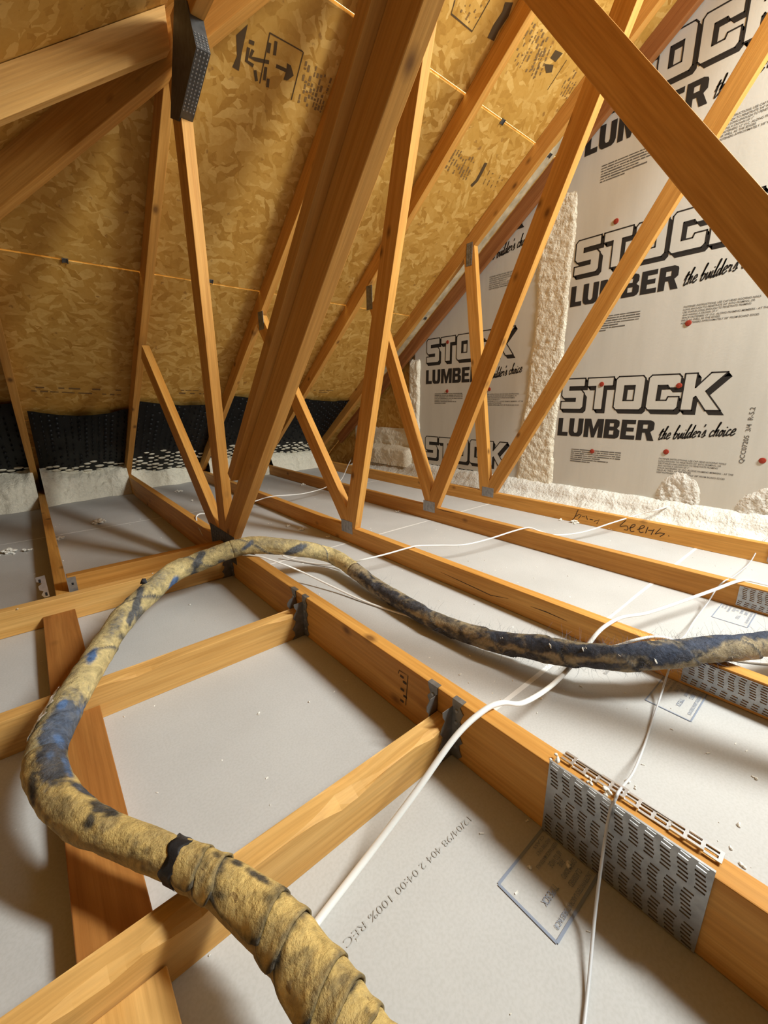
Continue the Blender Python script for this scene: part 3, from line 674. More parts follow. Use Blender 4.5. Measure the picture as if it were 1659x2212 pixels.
# pen marks, upside down on the last bottom chord
mb = MB(); p1 = lambda x, y: on_x(1180+x/3.463, 760+y/3.463, 2.400); p2 = lambda x, y: on_x(1259+x/4.1475, 1100+y/4.1475, 2.400)
for st in ([(240, 1180), (215, 1235), (198, 1258)], [(214, 1234), (250, 1215), (262, 1222), (240, 1248)], [(268, 1230), (290, 1234)], [(300, 1226), (308, 1256)], [(325, 1251), (350, 1258)], [(358, 1268), (397, 1256), (378, 1287)]):
    ribbon(mb, [p1(*q) for q in st], .004, WN, .0008)
mb.build('pen_numbers', 'ink_pen', trusses[2.400])['kind'] = 'stuff'; mb = MB()
for st in ([(388, 98), (332, 152), (395, 150), (402, 185), (368, 182)], [(412, 170), (455, 158), (470, 138), (442, 142), (425, 172), (432, 198), (462, 196)], [(488, 182), (540, 168), (552, 150), (524, 150), (505, 182), (515, 208), (545, 205)],
           [(585, 158), (562, 215)], [(585, 190), (632, 190)], [(640, 178), (612, 228)], [(698, 172), (648, 222), (690, 212), (735, 220)], [(735, 220), (690, 245)], [(766, 236), (774, 242)]):
    ribbon(mb, [p2(*q) for q in smooth_path([(*q, 0) for q in st], 4) for q in [(q.x, q.y)]], .004, WN, .0008)
mb.build('pen_numbers', 'ink_pen', trusses[2.400])['kind'] = 'stuff'
# gable chord against the foil
gt = thing('gable_truss', (2.64, 1.7, 0), 'dark red brown rafter lying against the foil wall under the roof deck', 'roof truss')
chord_top(gt, 2.615, 3.9, -.6, 'wood_red')

# ------------------------------------------------------------------ girder truss
GX = .559; GD = .139
g = thing('girder_truss', (GX+.019, 1.7, 0), 'deep girder truss with a stiffened leaning web, big slotted plate and hangers on its side', 'roof truss')
mb = MB(); mb.box(GX, GX+.038, -1.5, 4.25, .0005, GD, 'y'); mb.build('bottom_chord', 'wood', g, bevel=.002)
chord_top(g, GX, 4.25, 1.84)
GCUT = ((0, 1), GD+.0005)
dl = (.738, .675)
web(g, GX, (1.79, .12), (2.66, .916), [GCUT, ROOF_LO(), ((1, 0), 1.785)])
yz_member('web', GX, .038, (1.742, .05), (1.700, 1.78), .085, g, [GCUT, ((0, -1), -1.745)])
n_ = (.722, .692)
def gpt(s, off): return (1.30+s*-.692+n_[0]*0, 0) if 0 else (n_[0]*off-.692*s, n_[1]*off+.722*s)
def gmember(name, o0, o1, X, th, s0, s1, clips):
    return yz_member(name, X, th, gpt(s0, (o0+o1)/2), gpt(s1, (o0+o1)/2), o1-o0, g, clips)
gmember('web', 1.300, 1.389, GX, .038, -1.2, 1.9, [GCUT, ((0, -1), -1.78), ((-1, 0), -1.700)])
gmember('web_stiffener', 1.3895, 1.4275, GX-.026, .089, -.72, 1.7, [((0, -1), -1.78), ((-1, 0), -1.69)])
yz_member('flat_top_chord', GX, .038, (1.655, 1.827), (-1.5, 1.827), .089, g)
nail_plate(g, GX, 1.61, 1.90, .07, .19, 'steel_dark', cols=10, rows=8)
slotted_plate(g, GX, .024, .244, .003, .150)
mb = MB()     # plate of the far face, folded over the top edge
for i in range(11):
    y0 = .022+i*.0195; zz = .1425+.003*math.sin(i*1.3)
    mb.box(.580, .600, y0, y0+.0045, zz, zz+.0015); mb.box(.580, .584, y0+.0045, y0+.0195, zz, zz+.0015); mb.box(.588, .591, y0+.0045, y0+.0195, zz+.001, zz+.0025); mb.box(.596, .600, y0+.0045, y0+.0195, zz, zz+.0015)
mb.box(.598, .600, .022, .238, .01, .143); mb.build('folded_plate', 'steel_bright', g)
mb = MB()
poly = [on_x(x, y, GX-.004) for x, y in [(376, 0), (402, 0), (416, 65), (424, 101), (392, 239), (386, 262), (368, 255), (372, 130)]]
mb.prism([p for p in poly], [p+Vector((.040, 0, 0)) for p in poly]); gus = mb.build('gusset_connector', 'steel_dark', g)
mb = MB()
e0, e1, e2 = poly[2], poly[3], poly[4]
for (a, b, n) in ((e0, e1, 6), (e1, e2, 16)):
    for i in range(n):
        p = a.lerp(b, (i+.5)/n); dv = (b-a).normalized(); out = Vector((0, dv.z, -dv.y));
        if out.y > 0: out = -out
        for k in range(4): mb.obox(p+Vector((.005+k*.010, 0, 0)), (.0017, 0, 0), dv*.002, out*.0018)
o = mb.build('punched_tooth', 'steel', gus); o['kind'] = 'stuff'
mb = MB()
for i, (x, y) in enumerate([(868, 1462), (874, 1475), (869, 1490), (875, 1505), (868, 1514)]):
    p = on_x(x, y, GX-.0008)
    ribbon(mb, [p+Vector((0, .006, 0)), p+Vector((0, -.006, 0))], .006, WN)
ribbon(mb, [on_x(860, 1455, GX-.0008), on_x(862, 1448, GX-.0008), on_x(881, 1460, GX-.0008), on_x(876, 1524, GX-.0008)], .002, WN)
mb.build('grade_stamp', 'ink_osb', g)

# ------------------------------------------------------------------ jack trusses, joists, blocking, hip rafter
JD = .088
def xz_poly(name, pl, y0, y1, parent, mat='wood', d=(1, 0), bevel=.0018):
    r = random.uniform(0, 40); mb = MB()
    gs = [(q[0]*d[0]+q[1]*d[1]+r, -q[0]*d[1]+q[1]*d[0]+r, y) for y in (y0, y1) for q in pl]
    mb.prism([(q[0], y0, q[1]) for q in pl], [(q[0], y1, q[1]) for q in pl], gs); return mb.build(name, mat, parent, bevel=bevel)
jt = thing('jack_truss', (.1, 1.70, 0), 'jack truss butting the girder, its pale sloping chord crossing the top left corner', 'roof truss')
xz_poly('bottom_chord', [(-1.5, .0005), (GX-.0015, .0005), (GX-.0015, JD), (-1.5, JD)], 1.680, 1.718, jt, 'wood_pale')
sd = lambda x: 1.506+.73*x-.002
xz_poly('top_chord', [(-1.5, sd(-1.5)-.112), (.556, sd(.556)-.112), (.556, sd(.556)), (-1.5, sd(-1.5))], 1.680, 1.718, jt, 'wood_pale', d=(.8077, .5896))
def wany_joist(yb, spots, name, mat, parent):
    "joist whose upper near edge is partly rounded off where bark was"
    mb = MB(); n = 120; x0, x1 = -1.5, GX-.0015; vs = []; gs = []; r = random.uniform(0, 30)
    for i in range(n+1):
        x = x0+(x1-x0)*i/n
        c = .0025+sum(h*math.exp(-((x-xc)/w)**2)*(1+.25*noise.noise((x*40, xc, 0))) for xc, w, h in spots); e = .0025+sum(.35*h*math.exp(-((x-xc-.03)/w)**2) for xc, w, h in spots)
        ring = [(yb, .0005), (yb+.038, .0005), (yb+.038, JD-.003), (yb+.036, JD-e), (yb+c*1.1, JD-e-.001*0), (yb+c*.35, JD-c*.35-e), (yb, JD-c)]
        vs += [(x, *q) for q in ring]; gs += [(x+r, q[0], q[1]) for q in ring]
    m = 7; fs = [(i*m+k, i*m+(k+1) % m, (i+1)*m+(k+1) % m, (i+1)*m+k) for i in range(n) for k in range(m)]+[tuple(range(m)), tuple(n*m+k for k in range(m))]
    mb.add(vs, fs, gs); return mb.build(name, mat, parent)
for yb, lab, spots in ((1.063, 'middle jack truss hung on the girder, its joist passing under the bent pipe', ((.10, .05, .012), (.50, .05, .010))),
                       (.453, 'nearest jack truss, its wany knotty joist crossing under the ridged end of the pipe', ((.30, .06, .016), (.05, .04, .018), (-.05, .05, .012), (.50, .03, .010)))):
    t = thing('jack_truss', (.1, yb+.019, 0), lab, 'roof truss', 'jack trusses left of the girder')
    wany_joist(yb, spots, 'bottom_chord', 'wood_pale', t)
    xz_poly('top_chord', [(-1.5, sd(-1.5)-.112), (.535, sd(.535)-.112), (.535, sd(.535)), (-1.5, sd(-1.5))], yb, yb+.038, t, 'wood_pale', d=(.8077, .5896))
j0 = thing('jack_truss', (-.011, 2.5, 0), 'short jack truss at the left edge running to the eave, rafter in deep shadow', 'roof truss')
mb = MB(); mb.box(-.03, .008, 1.7195, 4.25, .0005, JD, 'y'); mb.build('bottom_chord', 'wood', j0, bevel=.0018)
chord_top(j0, -.045, 4.25, 2.47)
o = MB(); o.box(.0095, GX-.0015, 1.736, 1.774, .0005, .139, 'x'); o = o.build('blocking_board', 'wood', None, bevel=.002)
tag(o, 'taller blocking board just behind the jack truss bottom chord', 'board')
for (y0, y1, lab) in ((1.1015, 1.6785, 'flat board on the drywall between the two farther joists, partly behind the pipe'), (.4915, 1.0615, 'flat reddish board on the drywall under the bend of the pipe'), (-.6, .4515, 'flat board stub at the bottom edge, in front of the nearest joist')):
    o = MB(); o.box(-.075, .0125, y0, y1, .0006, .0386, 'y'); o = o.build('backing_board', 'wood_pale' if y1 < 1 and y0 < 0 else 'wood_brown', None, bevel=.0015)  # front stub takes the paler wood to look more brightly lit
    tag(o, lab, 'board', 'flat backing boards between the joists')
hd = Vector((1, -1, .73)); hn = Vector((1, 1, 0)).normalized()*.019
hip = MB(); A = Vector((-1.0, 3.30, RO-.73*3.30-.006)); B = Vector((1.75, .55, RO-.73*.55-.006)); dz = Vector((0, 0, -.15))
r = 3.0; pts = [A-hn, A+hn, A+hn+dz, A-hn+dz]; pts2 = [B-hn, B+hn, B+hn+dz, B-hn+dz]
ln = (B-A).length
hip.prism(pts, pts2, [(0, k % 2*.04, k//2*.15) for k in range(4)]+[(ln, k % 2*.04, k//2*.15) for k in range(4)])
o = hip.build('hip_rafter', 'wood', None, bevel=.002); tag(o, 'shadowed diagonal hip rafter passing the metal gusset at the top left', 'rafter')

# ------------------------------------------------------------------ joist hangers
def hanger(x1, yc, h, top, lab, mat='steel_mid', w=.038, tilt=0.0, ears=(1, 1)):
    t = thing('joist_hanger', (x1-.02, yc, 0), lab, 'joist hanger', 'metal hangers on the girder')
    for s, on in ((-1, ears[0]), (1, ears[1])):
        y = yc+s*(w/2+.0016); mb = MB()
        # side wing lapping the joist, wavy edge
        n = 10; zs = [.001+(h-.001)*i/n for i in range(n+1)]
        xs_ = [x1-.040+.006*math.sin(i*1.9+s)+.012*(i/n) for i in range(n+1)]
        mb.add([(x1-.002, y, z) for z in zs]+[(a, y, z) for a, z in zip(xs_, zs)]+[(x1-.002, y+s*.0014, z) for z in zs]+[(a, y+s*.0014, z) for a, z in zip(xs_, zs)],
               [(i, i+1, n+2+i, n+1+i) for i in range(n)]+[(2*n+2+i, 2*n+3+i, 3*n+4+i, 3*n+3+i) for i in range(n)]+[(n+1+i, n+2+i, 3*n+4+i, 3*n+3+i) for i in range(n)]+[(n, 2*n+1, 4*n+3, 3*n+2)])
        mb.build('side_strap', mat, t)
        if on:
            mb = MB(); zs = [.004+(top-.004)*i/12 for i in range(13)]; wd = [.024+.005*math.sin(i*2.2+s) for i in range(13)]
            X_ = x1-.0025
            mb.add([(X_, y, z) for z in zs]+[(X_, y+s*q, z) for q, z in zip(wd, zs)]+[(X_+.0015, y, z) for z in zs]+[(X_+.0015, y+s*q, z) for q, z in zip(wd, zs)],
                   [(i, i+1, 14+i, 13+i) for i in range(12)]+[(26+i, 27+i, 40+i, 39+i) for i in range(12)]+[(13+i, 14+i, 40+i, 39+i) for i in range(12)])
            # tab folded over the top of the girder
            mb.box(X_, x1+.010, min(y, y+s*wd[-1]), max(y, y+s*wd[-1]), top, top+.0015)
            fl = mb.build('flange', mat, t)
            nb = MB()
            for z in (.03, .06, .09, .118):
                if z < top-.01:
                    q = 8; c = Vector((X_-.0022, y+s*.012, z)); nb.add([c+Vector((0, math.cos(k*math.pi/4)*.0036, math.sin(k*math.pi/4)*.0036)) for k in range(q)]+[c+Vector((.002, math.cos(k*math.pi/4)*.0045, math.sin(k*math.pi/4)*.0045)) for k in range(q)], [(k, (k+1) % q, q+(k+1) % q, q+k) for k in range(q)]+[tuple(range(q))])
            o = nb.build('nail_head', 'steel', fl); o['kind'] = 'stuff'
    return t
hanger(GX, 1.082, JD+.03, GD+.001, 'bent joist hanger holding the middle joist, behind which the pipe curves')
hanger(GX, .472, JD+.035, GD+.001, 'joist hanger beside the thick white cable, holding the nearest joist')
hanger(GX, 1.699, JD+.01, GD-.006, 'dark joist hanger under the pipe at the foot of the girder webs')
tw = thing('framing_clip', (-.034, 1.70, .06), 'pale twisted metal clip standing left of the short jack truss', 'framing clip')
mb = MB(); P = [(82, 1250), (99, 1249), (102, 1290), (88, 1291), (83, 1282), (89, 1276), (80, 1265)]
pp = [on_x(x, y, -.034) for x, y in P]
pp = [Vector((-.075+.0025*i, 1.722, .0)) for i in range(7)]
yy = 1.7215
shape = [(-.071, .165), (-.046, .167), (-.046, .089), (-.060, .089), (-.066, .10), (-.058, .112), (-.068, .118), (-.069, .132), (-.058, .14), (-.071, .15)]
mb.prism([(x, yy, z) for x, z in shape], [(x, yy+.0016, z) for x, z in shape]); mb.build('strap', 'steel_bright', tw)
mb = MB()
for (x, z) in ((-.053, .10), (-.062, .150)): mb = MB(); mb.obox((x, yy-.0006, z), (.003, 0, 0), (0, .0006, 0), (0, 0, .006)); mb.build('slot', 'tape', tw)
tw = thing('framing_clip', (.03, 1.735, .06), 'dull metal angle at the corner of the short jack truss and the blocking board', 'framing clip')
mb = MB(); mb.box(.0088, .0100, 1.7195, 1.7355, .02, .135); mb.box(.0088, .034, 1.7338, 1.7352, .02, .135); mb.build('angle', 'steel', tw)
mb = MB(); mb.obox((.022, 1.7332, .11), (.003, 0, 0), (0, .0005, 0), (0, 0, .004)); mb.build('nail_hole', 'tape', tw)

# ------------------------------------------------------------------ insulated pipe
PP = [(830, 2350, .125), (762, 2250, .125), (690, 2135, .125), (601, 2012, .124), (500, 1926, .121), (376, 1856, .12), (237, 1800, .12), (150, 1748, .12), (98, 1660, .118), (122, 1568, .120), (182, 1467, .121), (233, 1384, .120), (288, 1312, .123), (378, 1236, .135), (450, 1206, .155),
      (540, 1178, .176), (640, 1185, .135), (720, 1202, .075), (800, 1258, .042), (900, 1320, .036), (1000, 1365, .042), (1100, 1390, .06), (1200, 1406, .08), (1300, 1420, .098), (1400, 1416, .114), (1500, 1407, .121), (1600, 1397, .122), (1700, 1390, .11), (1850, 1385, .08), (2100, 1390, .05)]
PD = [.066, .066, .064, .062, .055, .049, .051, .058, .063, .064, .062, .064, .069, .071, .070, .068, .068, .066, .060, .058, .058, .064, .070, .060, .066, .064, .062, .060, .058, .058]
K = 26
SP = smooth_path([on_z(x, y, z) for x, y, z in PP], K)
SR = [(PD[i]+(PD[i+1]-PD[i])*j/K)/2 for i in range(len(PD)-1) for j in range(K)]+[PD[-1]/2]
pipe = thing('insulated_pipe', (.2, .9, .09), 'long bent pipe wrapped in dirty yellow fibreglass and blue cloth', 'pipe')
def frame(i):
    t = (SP[min(i+1, len(SP)-1)]-SP[max(i-1, 0)]).normalized(); a = t.cross(Vector((0, 0, 1))).normalized(); return t, a, a.cross(t)
def to_px(p):
    d = Vector(p)-CAMP; w = d.dot(_fwd); return CXP+F_PX*d.dot(RT)/w, CYP-F_PX*d.dot(UP)/w
# stains of the cloth plus shade painted along the lower side, each an ellipse on the pipe: centre, half sizes, tilt, dirt, blue
ST = [(425, 1218, 34, 11, 112, 1, .1), (436, 1196, 12, 9, 0, 1, 0), (535, 1178, 22, 6, -40, .8, .3), (640, 1188, 34, 9, -22, 1, .15), (478, 1214, 14, 7, -30, .8, .1), (296, 1300, 46, 11, 108, 1, .05), (282, 1335, 20, 10, 100, 1, 0), (268, 1285, 16, 10, 30, .9, 0),
      (374, 1262, 22, 8, 118, 0, 1), (366, 1285, 12, 8, 100, .5, .6), (198, 1418, 24, 11, 128, 0, 1), (136, 1519, 18, 9, 130, .2, 1), (172, 1535, 16, 9, 130, .6, .5), (130, 1580, 100, 46, 115, 1.2, .32), (112, 1645, 72, 46, 90, .95, .22), (240, 1755, 22, 26, 110, .9, .1), (120, 1740, 60, 40, 40, .45, 0), (340, 1250, 40, 20, -40, .4, .1), (250, 1350, 50, 14, -60, .5, .1), (590, 1170, 60, 14, -5, .35, .05), (108, 1632, 16, 10, 100, .4, .7), (128, 1600, 12, 26, 150, .3, .8), (146, 1655, 9, 30, 160, .2, .9),
      (100, 1672, 46, 10, 4, 1, .05), (185, 1708, 50, 9, 30, .9, .25), (215, 1745, 26, 16, 40, 1, .1), (195, 1775, 12, 24, 20, .8, 0), (70, 1690, 10, 60, 0, .8, 0), (300, 1330, 14, 30, 10, .7, .1), (262, 1375, 16, 8, 30, .6, 0), (228, 1480, 8, 26, 20, .2, .8),
      (505, 1190, 10, 6, 0, .5, 0), (556, 1895, 40, 10, 30, .8, 0), (512, 1868, 16, 10, 20, .8, 0), (468, 1850, 14, 8, 20, .6, 0), (470, 1930, 30, 10, 30, .5, 0), (620, 1925, 18, 8, 60, .7, 0), (165, 1660, 10, 16, 0, .6, .4),
      (790, 1252, 40, 9, 34, .9, .2), (840, 1285, 60, 15, 32, 1, .3), (905, 1310, 40, 12, 30, 1, .25), (880, 1330, 60, 9, 33, 1, .1), (960, 1368, 60, 9, 28, 1, .1), (1000, 1380, 50, 12, 20, .8, .1), (960, 1335, 40, 8, 25, .6, .1), (1090, 1378, 70, 16, 14, 1, .55), (1170, 1392, 70, 18, 10, 1, .65),
      (1130, 1418, 80, 12, 12, .9, .2), (1260, 1405, 80, 15, 4, .9, .6), (1300, 1440, 90, 12, 0, 1, .3), (1370, 1405, 70, 24, -4, 1, .75), (1430, 1410, 60, 30, -14, 1, .8), (1500, 1392, 60, 22, -20, 1, .7), (1570, 1375, 70, 16, -10, .9, .85), (1650, 1370, 60, 14, 0, .9, .8), (1480, 1420, 60, 12, -18, 1, .45), (1760, 1380, 60, 30, 0, .9, .7)]
def stain_shade(p):
    x, y = to_px(p); d = b = 0.0; n = noise.fractal(Vector(p)*34, .9, 2.2, 4); n2 = noise.noise(Vector(p)*150)
    for cx_, cy_, rx, ry, ang, dd, bb in ST:
        dx, dy = x-cx_, y-cy_
        if abs(dx) > 1.8*max(rx, ry) or abs(dy) > 1.8*max(rx, ry): continue
        c, s_ = math.cos(math.radians(ang)), math.sin(math.radians(ang)); u = math.hypot((dx*c+dy*s_)/rx, (-dx*s_+dy*c)/ry)
        m = 1-sstep(.35, 1.25, u+((.24 if rx*ry > 900 else .36) if x < 760 else .66)*n+.14*n2)
        d = max(d, m*dd); b = max(b, m*bb*(1 if x < 760 else .75))
    g_ = sstep(.05, .8, n+.25*n2)*(.40 if x < 760 else .8)     # general grime
    return max(d, g_), b
def fibre_obj(mb, name, mat, solid=0.0):
    o = mb.build(name, mat, pipe, smooth=True); me = o.data; off = world_loc(pipe)
    ad, ab = me.attributes.new('dirt', 'FLOAT', 'POINT'), me.attributes.new('blue', 'FLOAT', 'POINT'); dv, bv = [], []
    for v in me.vertices: d, b = stain_shade(v.co+off); dv.append(d); bv.append(b)
    if getattr(mb, 'extra', None): dv = [max(a, e) for a, e in zip(dv, mb.extra)]
    ad.data.foreach_set('value', dv); ab.data.foreach_set('value', bv)
    if solid: m = o.modifiers.new('thickness', 'SOLIDIFY'); m.thickness = solid; m.offset = 0
    return o
def sweep(i0, i1, rf, name, mat, n=44, caps=True, q0=0.0, q1=2*math.pi, solid=0.0, edge_dark=None):
    "rf(i, angle) -> radius factor, axial shift"
    full = q1-q0 > 6.28; mb = MB(); m = i1-i0+1; vs = []; ex = []
    nn = n if full else n+1
    for i in range(i0, i1+1):
        t, a, b = frame(i)
        for k in range(nn):
            q = q0+(q1-q0)*k/n; r, sh = rf(i, q)[:2]; qq = rf(i, q)[2] if len(rf(i, q)) > 2 else q
            vs.append(SP[i]+t*sh+(a*math.cos(qq)+b*math.sin(qq))*SR[i]*r); ex.append(edge_dark(i, q) if edge_dark else 0)
    fs = [(i*nn+k, i*nn+(k+1) % nn, (i+1)*nn+(k+1) % nn, (i+1)*nn+k) for i in range(m-1) for k in range(n)]
    if caps and full: fs += [tuple(range(n-1, -1, -1)), tuple((m-1)*n+k for k in range(n))]
    mb.add(vs, fs); mb.extra = ex; return fibre_obj(mb, name, mat, solid)
def skin(i, q, amp=.07):
    p = SP[i]; return 1+amp*fbm((p.x*13+math.cos(q)*.8, p.y*13+math.sin(q)*.8, q*.3+p.z*9), 5)+.022*noise.noise(Vector((p.x*60+math.cos(q)*2.5, p.y*60+math.sin(q)*2.5, p.z*30)))
def wrap(i, q, turn, amp):       # helical overlaps
    ph = (i/turn+q/(2*math.pi)+.12*noise.noise((i/40, 3, 0))) % 1.0
    return skin(i, q)+amp*(ph-.5)
def lap_dark(turn): return lambda i, q: .8*sstep(.90, 1.0, (i/turn+q/(2*math.pi)+.12*noise.noise((i/40, 3, 0))) % 1.0)  # darker line along each overlap of the wrap
iB = int(4.97*K)
sweep(iB-2, int(8.35*K), lambda i, q: (skin(i, q, .09), 0), 'brown_wrap', 'fg_sleeve')
sweep(int(8.35*K)-3, int(14.6*K), lambda i, q: (wrap(i, q, 40, .09), 0), 'tan_wrap', 'fg_tan', edge_dark=lap_dark(40))
sweep(int(14.6*K), int(17.6*K), lambda i, q: (wrap(i, q, 44, .08), 0), 'dusty_wrap', 'fg_tan', edge_dark=lap_dark(44))
sweep(int(17.6*K), len(SP)-1, lambda i, q: (wrap(i, q, 34, .16)+.05*fbm((i*.05, q*.6, 4)), 0), 'blue_black_wrap', 'fg_far', edge_dark=lap_dark(34))
# near end: an inner body and five lapped outer sleeves, open along the lower left with a frilled lip
cuts = [(4.93, 4.52), (4.56, 4.22), (4.28, 3.10), (3.18, 2.66), (2.74, 1.78), (1.86, 1.30), (1.38, .6), (.7, 0)]
def bulge(i):
    for hi, lo in cuts:
        if lo*K <= i <= hi*K: return .09*math.sin(math.pi*(i/K-lo)/(hi-lo))-.03
    return 0
sweep(0, iB+1, lambda i, q: (.97*skin(i, q, .05)+bulge(i), 0), 'inner_wrap', 'fg_shaded')
for s_i, (hi, lo) in enumerate(cuts):
    hi, lo = int(hi*K), int(lo*K); L_ = hi-lo
    def rf(i, q, hi=hi, lo=lo, s_i=s_i, L_=L_):
        u = (hi-i)/L_; v = (q-R0)/(R1-R0)
        fr = .62*math.sin(u*math.pi)**.7*(.75+.25*math.sin(s_i*2.1))-.12+.06*noise.noise((i*.25, s_i, 0))         # scalloped free edge
        qq = q+sstep(.55, 1, v)*fr-sstep(.45, 0, v)*.1*math.sin(u*3.1)
        lip = .06*sstep(.85, 1, v)+.10*sstep(.55, 1.0, u)+.02*sstep(.5, 0, u)+.03*noise.noise((i*.09, q*1.3, s_i*5))
        return skin(i, q, .045)*(1.0+lip+.012*(s_i % 2))-.075*sstep(.25, 0, u), .010*math.cos(q)+.003*noise.noise((q*1.5, s_i, 2)), qq
    R0, R1 = math.radians(-75), math.radians(150)
    sweep(lo, hi, rf, 'fibreglass_sleeve', 'fg_sleeve', 54, False, R0, R1, .0028, edge_dark=lambda i, q, hi=hi, L_=L_: .55*sstep(.80, 1.0, (hi-i)/L_+.10*noise.noise((q*3, hi, 0)))+.8*sstep(.22, .03, (hi-i)/L_+.10*noise.noise((q*3, hi, 3)))+.6*sstep(.93, 1.0, (q-R0)/(R1-R0)))  # darker at both sleeve ends and along the free edge
sweep(iB-3, iB+2, lambda i, q: (1.075+.05*noise.noise((q*2, i*.3, 0)), .008*math.cos(q+.5)+.005*math.sin(q*5)), 'tape_band', 'tape', 44)
def patch(i0, i1, q0, q1, name, mat, lift=1.05, rag=.25, seed=0):
    "ragged curved scrap on the surface of the pipe"
    mb = MB(); nu, nv = max(4, i1-i0), 14; vs = []
    for u in range(nu+1):
        i = max(0, min(len(SP)-1, i0+u)); t, a, b = frame(i)
        for v in range(nv+1):
            e = max(.15, 1-abs(2*u/nu-1)**3); sd = -1 if v < nv/2 else 1; w = e*(1+rag*noise.noise((u*.45, seed, sd)))
            q = (q0+q1)/2+(q1-q0)*(v/nv-.5)*w
            r = SR[i]*skin(i, q)*lift*(1+.05*noise.noise((u*.5, v*.5, seed))); vs.append(SP[i]+(a*math.cos(q)+b*math.sin(q))*r)
    mb.add(vs, [(u*(nv+1)+v, u*(nv+1)+v+1, (u+1)*(nv+1)+v+1, (u+1)*(nv+1)+v) for u in range(nu) for v in range(nv)])
    return mb.build(name, mat, pipe, smooth=True)
patch(int(8.65*K), int(9.75*K), math.radians(112), math.radians(186), 'foam_smear', 'scrap', 1.10, .6, seed=10)
for (x, y, h) in ((312, 1270, .016),):   # torn ends of cloth sticking up
    j = min(range(len(SP)), key=lambda i_: (to_px(SP[i_])[0]-x)**2+(to_px(SP[i_])[1]-y)**2); t, a, b = frame(j)
    p = SP[j]+b*SR[j]*.9-a*SR[j]*.35; mb = MB(); mb.tube([p, p+b*h*.5+t*h*.15, p+b*h+t*h*.4], [.013, .010, .006], 7, .3); mb.build('torn_cloth', 'grey_patch', pipe, smooth=True)
mb = MB(); rnd = random.Random(5)
for k in range(1300):
    i = int(rnd.triangular(17.5*K, len(SP)-3, 24.5*K)); t, a, b = frame(i); q = rnd.uniform(0, 2*math.pi); dv = a*math.cos(q)+b*math.sin(q)
    p = SP[i]+dv*SR[i]*.98; l = rnd.uniform(.006, .032); w1 = Vector((rnd.uniform(-1, 1), rnd.uniform(-1, 1), rnd.uniform(-.6, 1)))
    mb.tube([p, p+dv*l*.45+w1*l*.25, p+dv*l*.7+w1*l*.8], [.00022, .00017, .0001], 3, caps=False)
o = mb.build('loose_fibre', 'fuzz', pipe); o['kind'] = 'stuff'
mb = MB()
for (x, y) in ((1193, 1396), (1262, 1400), (1340, 1420), (1415, 1426), (1453, 1397), (925, 1330), (1085, 1380), (1576, 1418)):
    d = ray(x, y).normalized(); j = min(range(len(SP)), key=lambda i_: (to_px(SP[i_])[0]-x)**2+(to_px(SP[i_])[1]-y)**2)
    p = CAMP+d*((SP[j]-CAMP).dot(d)-math.sqrt(max(1e-6, SR[j]**2-((SP[j]-CAMP)-d*(SP[j]-CAMP).dot(d)).length_squared))-.002)
    for k in range(3): mb.obox(p+Vector((rnd.uniform(-.005, .005), rnd.uniform(-.005, .005), rnd.uniform(-.003, .003))), (rnd.uniform(.0015, .004), .001, 0), (0, rnd.uniform(.0015, .003), .001), (0, .001, .002))
o = mb.build('foam_crumbs', 'scrap', pipe); o['kind'] = 'stuff'

# ------------------------------------------------------------------ cables
def cable(name, pts, r, mat, lab, flat=1.0, k=8):
    P = smooth_path(pts, k); mb = MB(); mb.tube(P, r, 8, flat); o = mb.build(name, mat, None, smooth=True, offset=P[len(P)//2]); return tag(o, lab, 'cable')
Z = on_z
cable('electrical_cable', [Z(622, 2082, .012), Z(652, 2038, .012), Z(700, 1972, .012), Z(800, 1842, .03), Z(900, 1708, .075), Z(985, 1590, .125), Z(1045, 1535, .1455), Z(1085, 1518, .142), Z(1130, 1518, .10), Z(1190, 1482, .060), Z(1235, 1437, .04), Z(1262, 1405, .045),
       Z(1290, 1368, .080), Z(1314, 1348, .094), Z(1345, 1333, .092), Z(1398, 1324, .075), Z(1470, 1300, .075), Z(1540, 1275, .086), Z(1600, 1254, .0935), Z(1640, 1259, .075), Z(1700, 1275, .03)],
      .0062, 'cable', 'thick white flat cable crossing over the girder and under the pipe', .75)
cable('electrical_cable', [Z(520, 1198, .145), Z(545, 1200, .1435), Z(575, 1206, .13), Z(640, 1230, .06), Z(720, 1268, .02), Z(790, 1300, .006), Z(880, 1330, .006), Z(960, 1352, .006)], .0042, 'cable', 'thin white cable leaving the girder top and running under the dark pipe', .8)
cable('electrical_cable', [Z(610, 1200, .02), Z(636, 1209, .008), Z(693, 1219, .008), Z(740, 1218, .03), Z(775, 1211, .075), Z(830, 1198, .085), Z(880, 1184, .0935), Z(905, 1179, .0935), Z(950, 1178, .08), Z(1000, 1177, .075), Z(1050, 1166, .08), Z(1110, 1147, .0935), Z(1142, 1140, .094), Z(1165, 1147, .08), Z(1200, 1156, .05), Z(1260, 1149, .05), Z(1320, 1130, .075), Z(1375, 1113, .092), on_x(1420, 1101, 2.52), on_x(1447, 1093, 2.63)], .0042, 'cable', 'thin white cable crossing two bottom chords and ending in the wall foam', .85)
cable('electrical_cable', [Z(449, 1172, .05), Z(436, 1152, .10), Z(427, 1131, .13), Z(424, 1117, .145), Z(432, 1110, .147), Z(450, 1109, .12), Z(490, 1104, .06), Z(556, 1081, .07), Z(590, 1072, .0935), Z(650, 1067, .06), Z(695, 1056, .06), Z(722, 1043, .09), Z(738, 1035, .094), Z(752, 1005, .10), Z(762, 985, .10)], .0040, 'cable', 'thin white cable looping behind the girder webs towards the eave', .9)
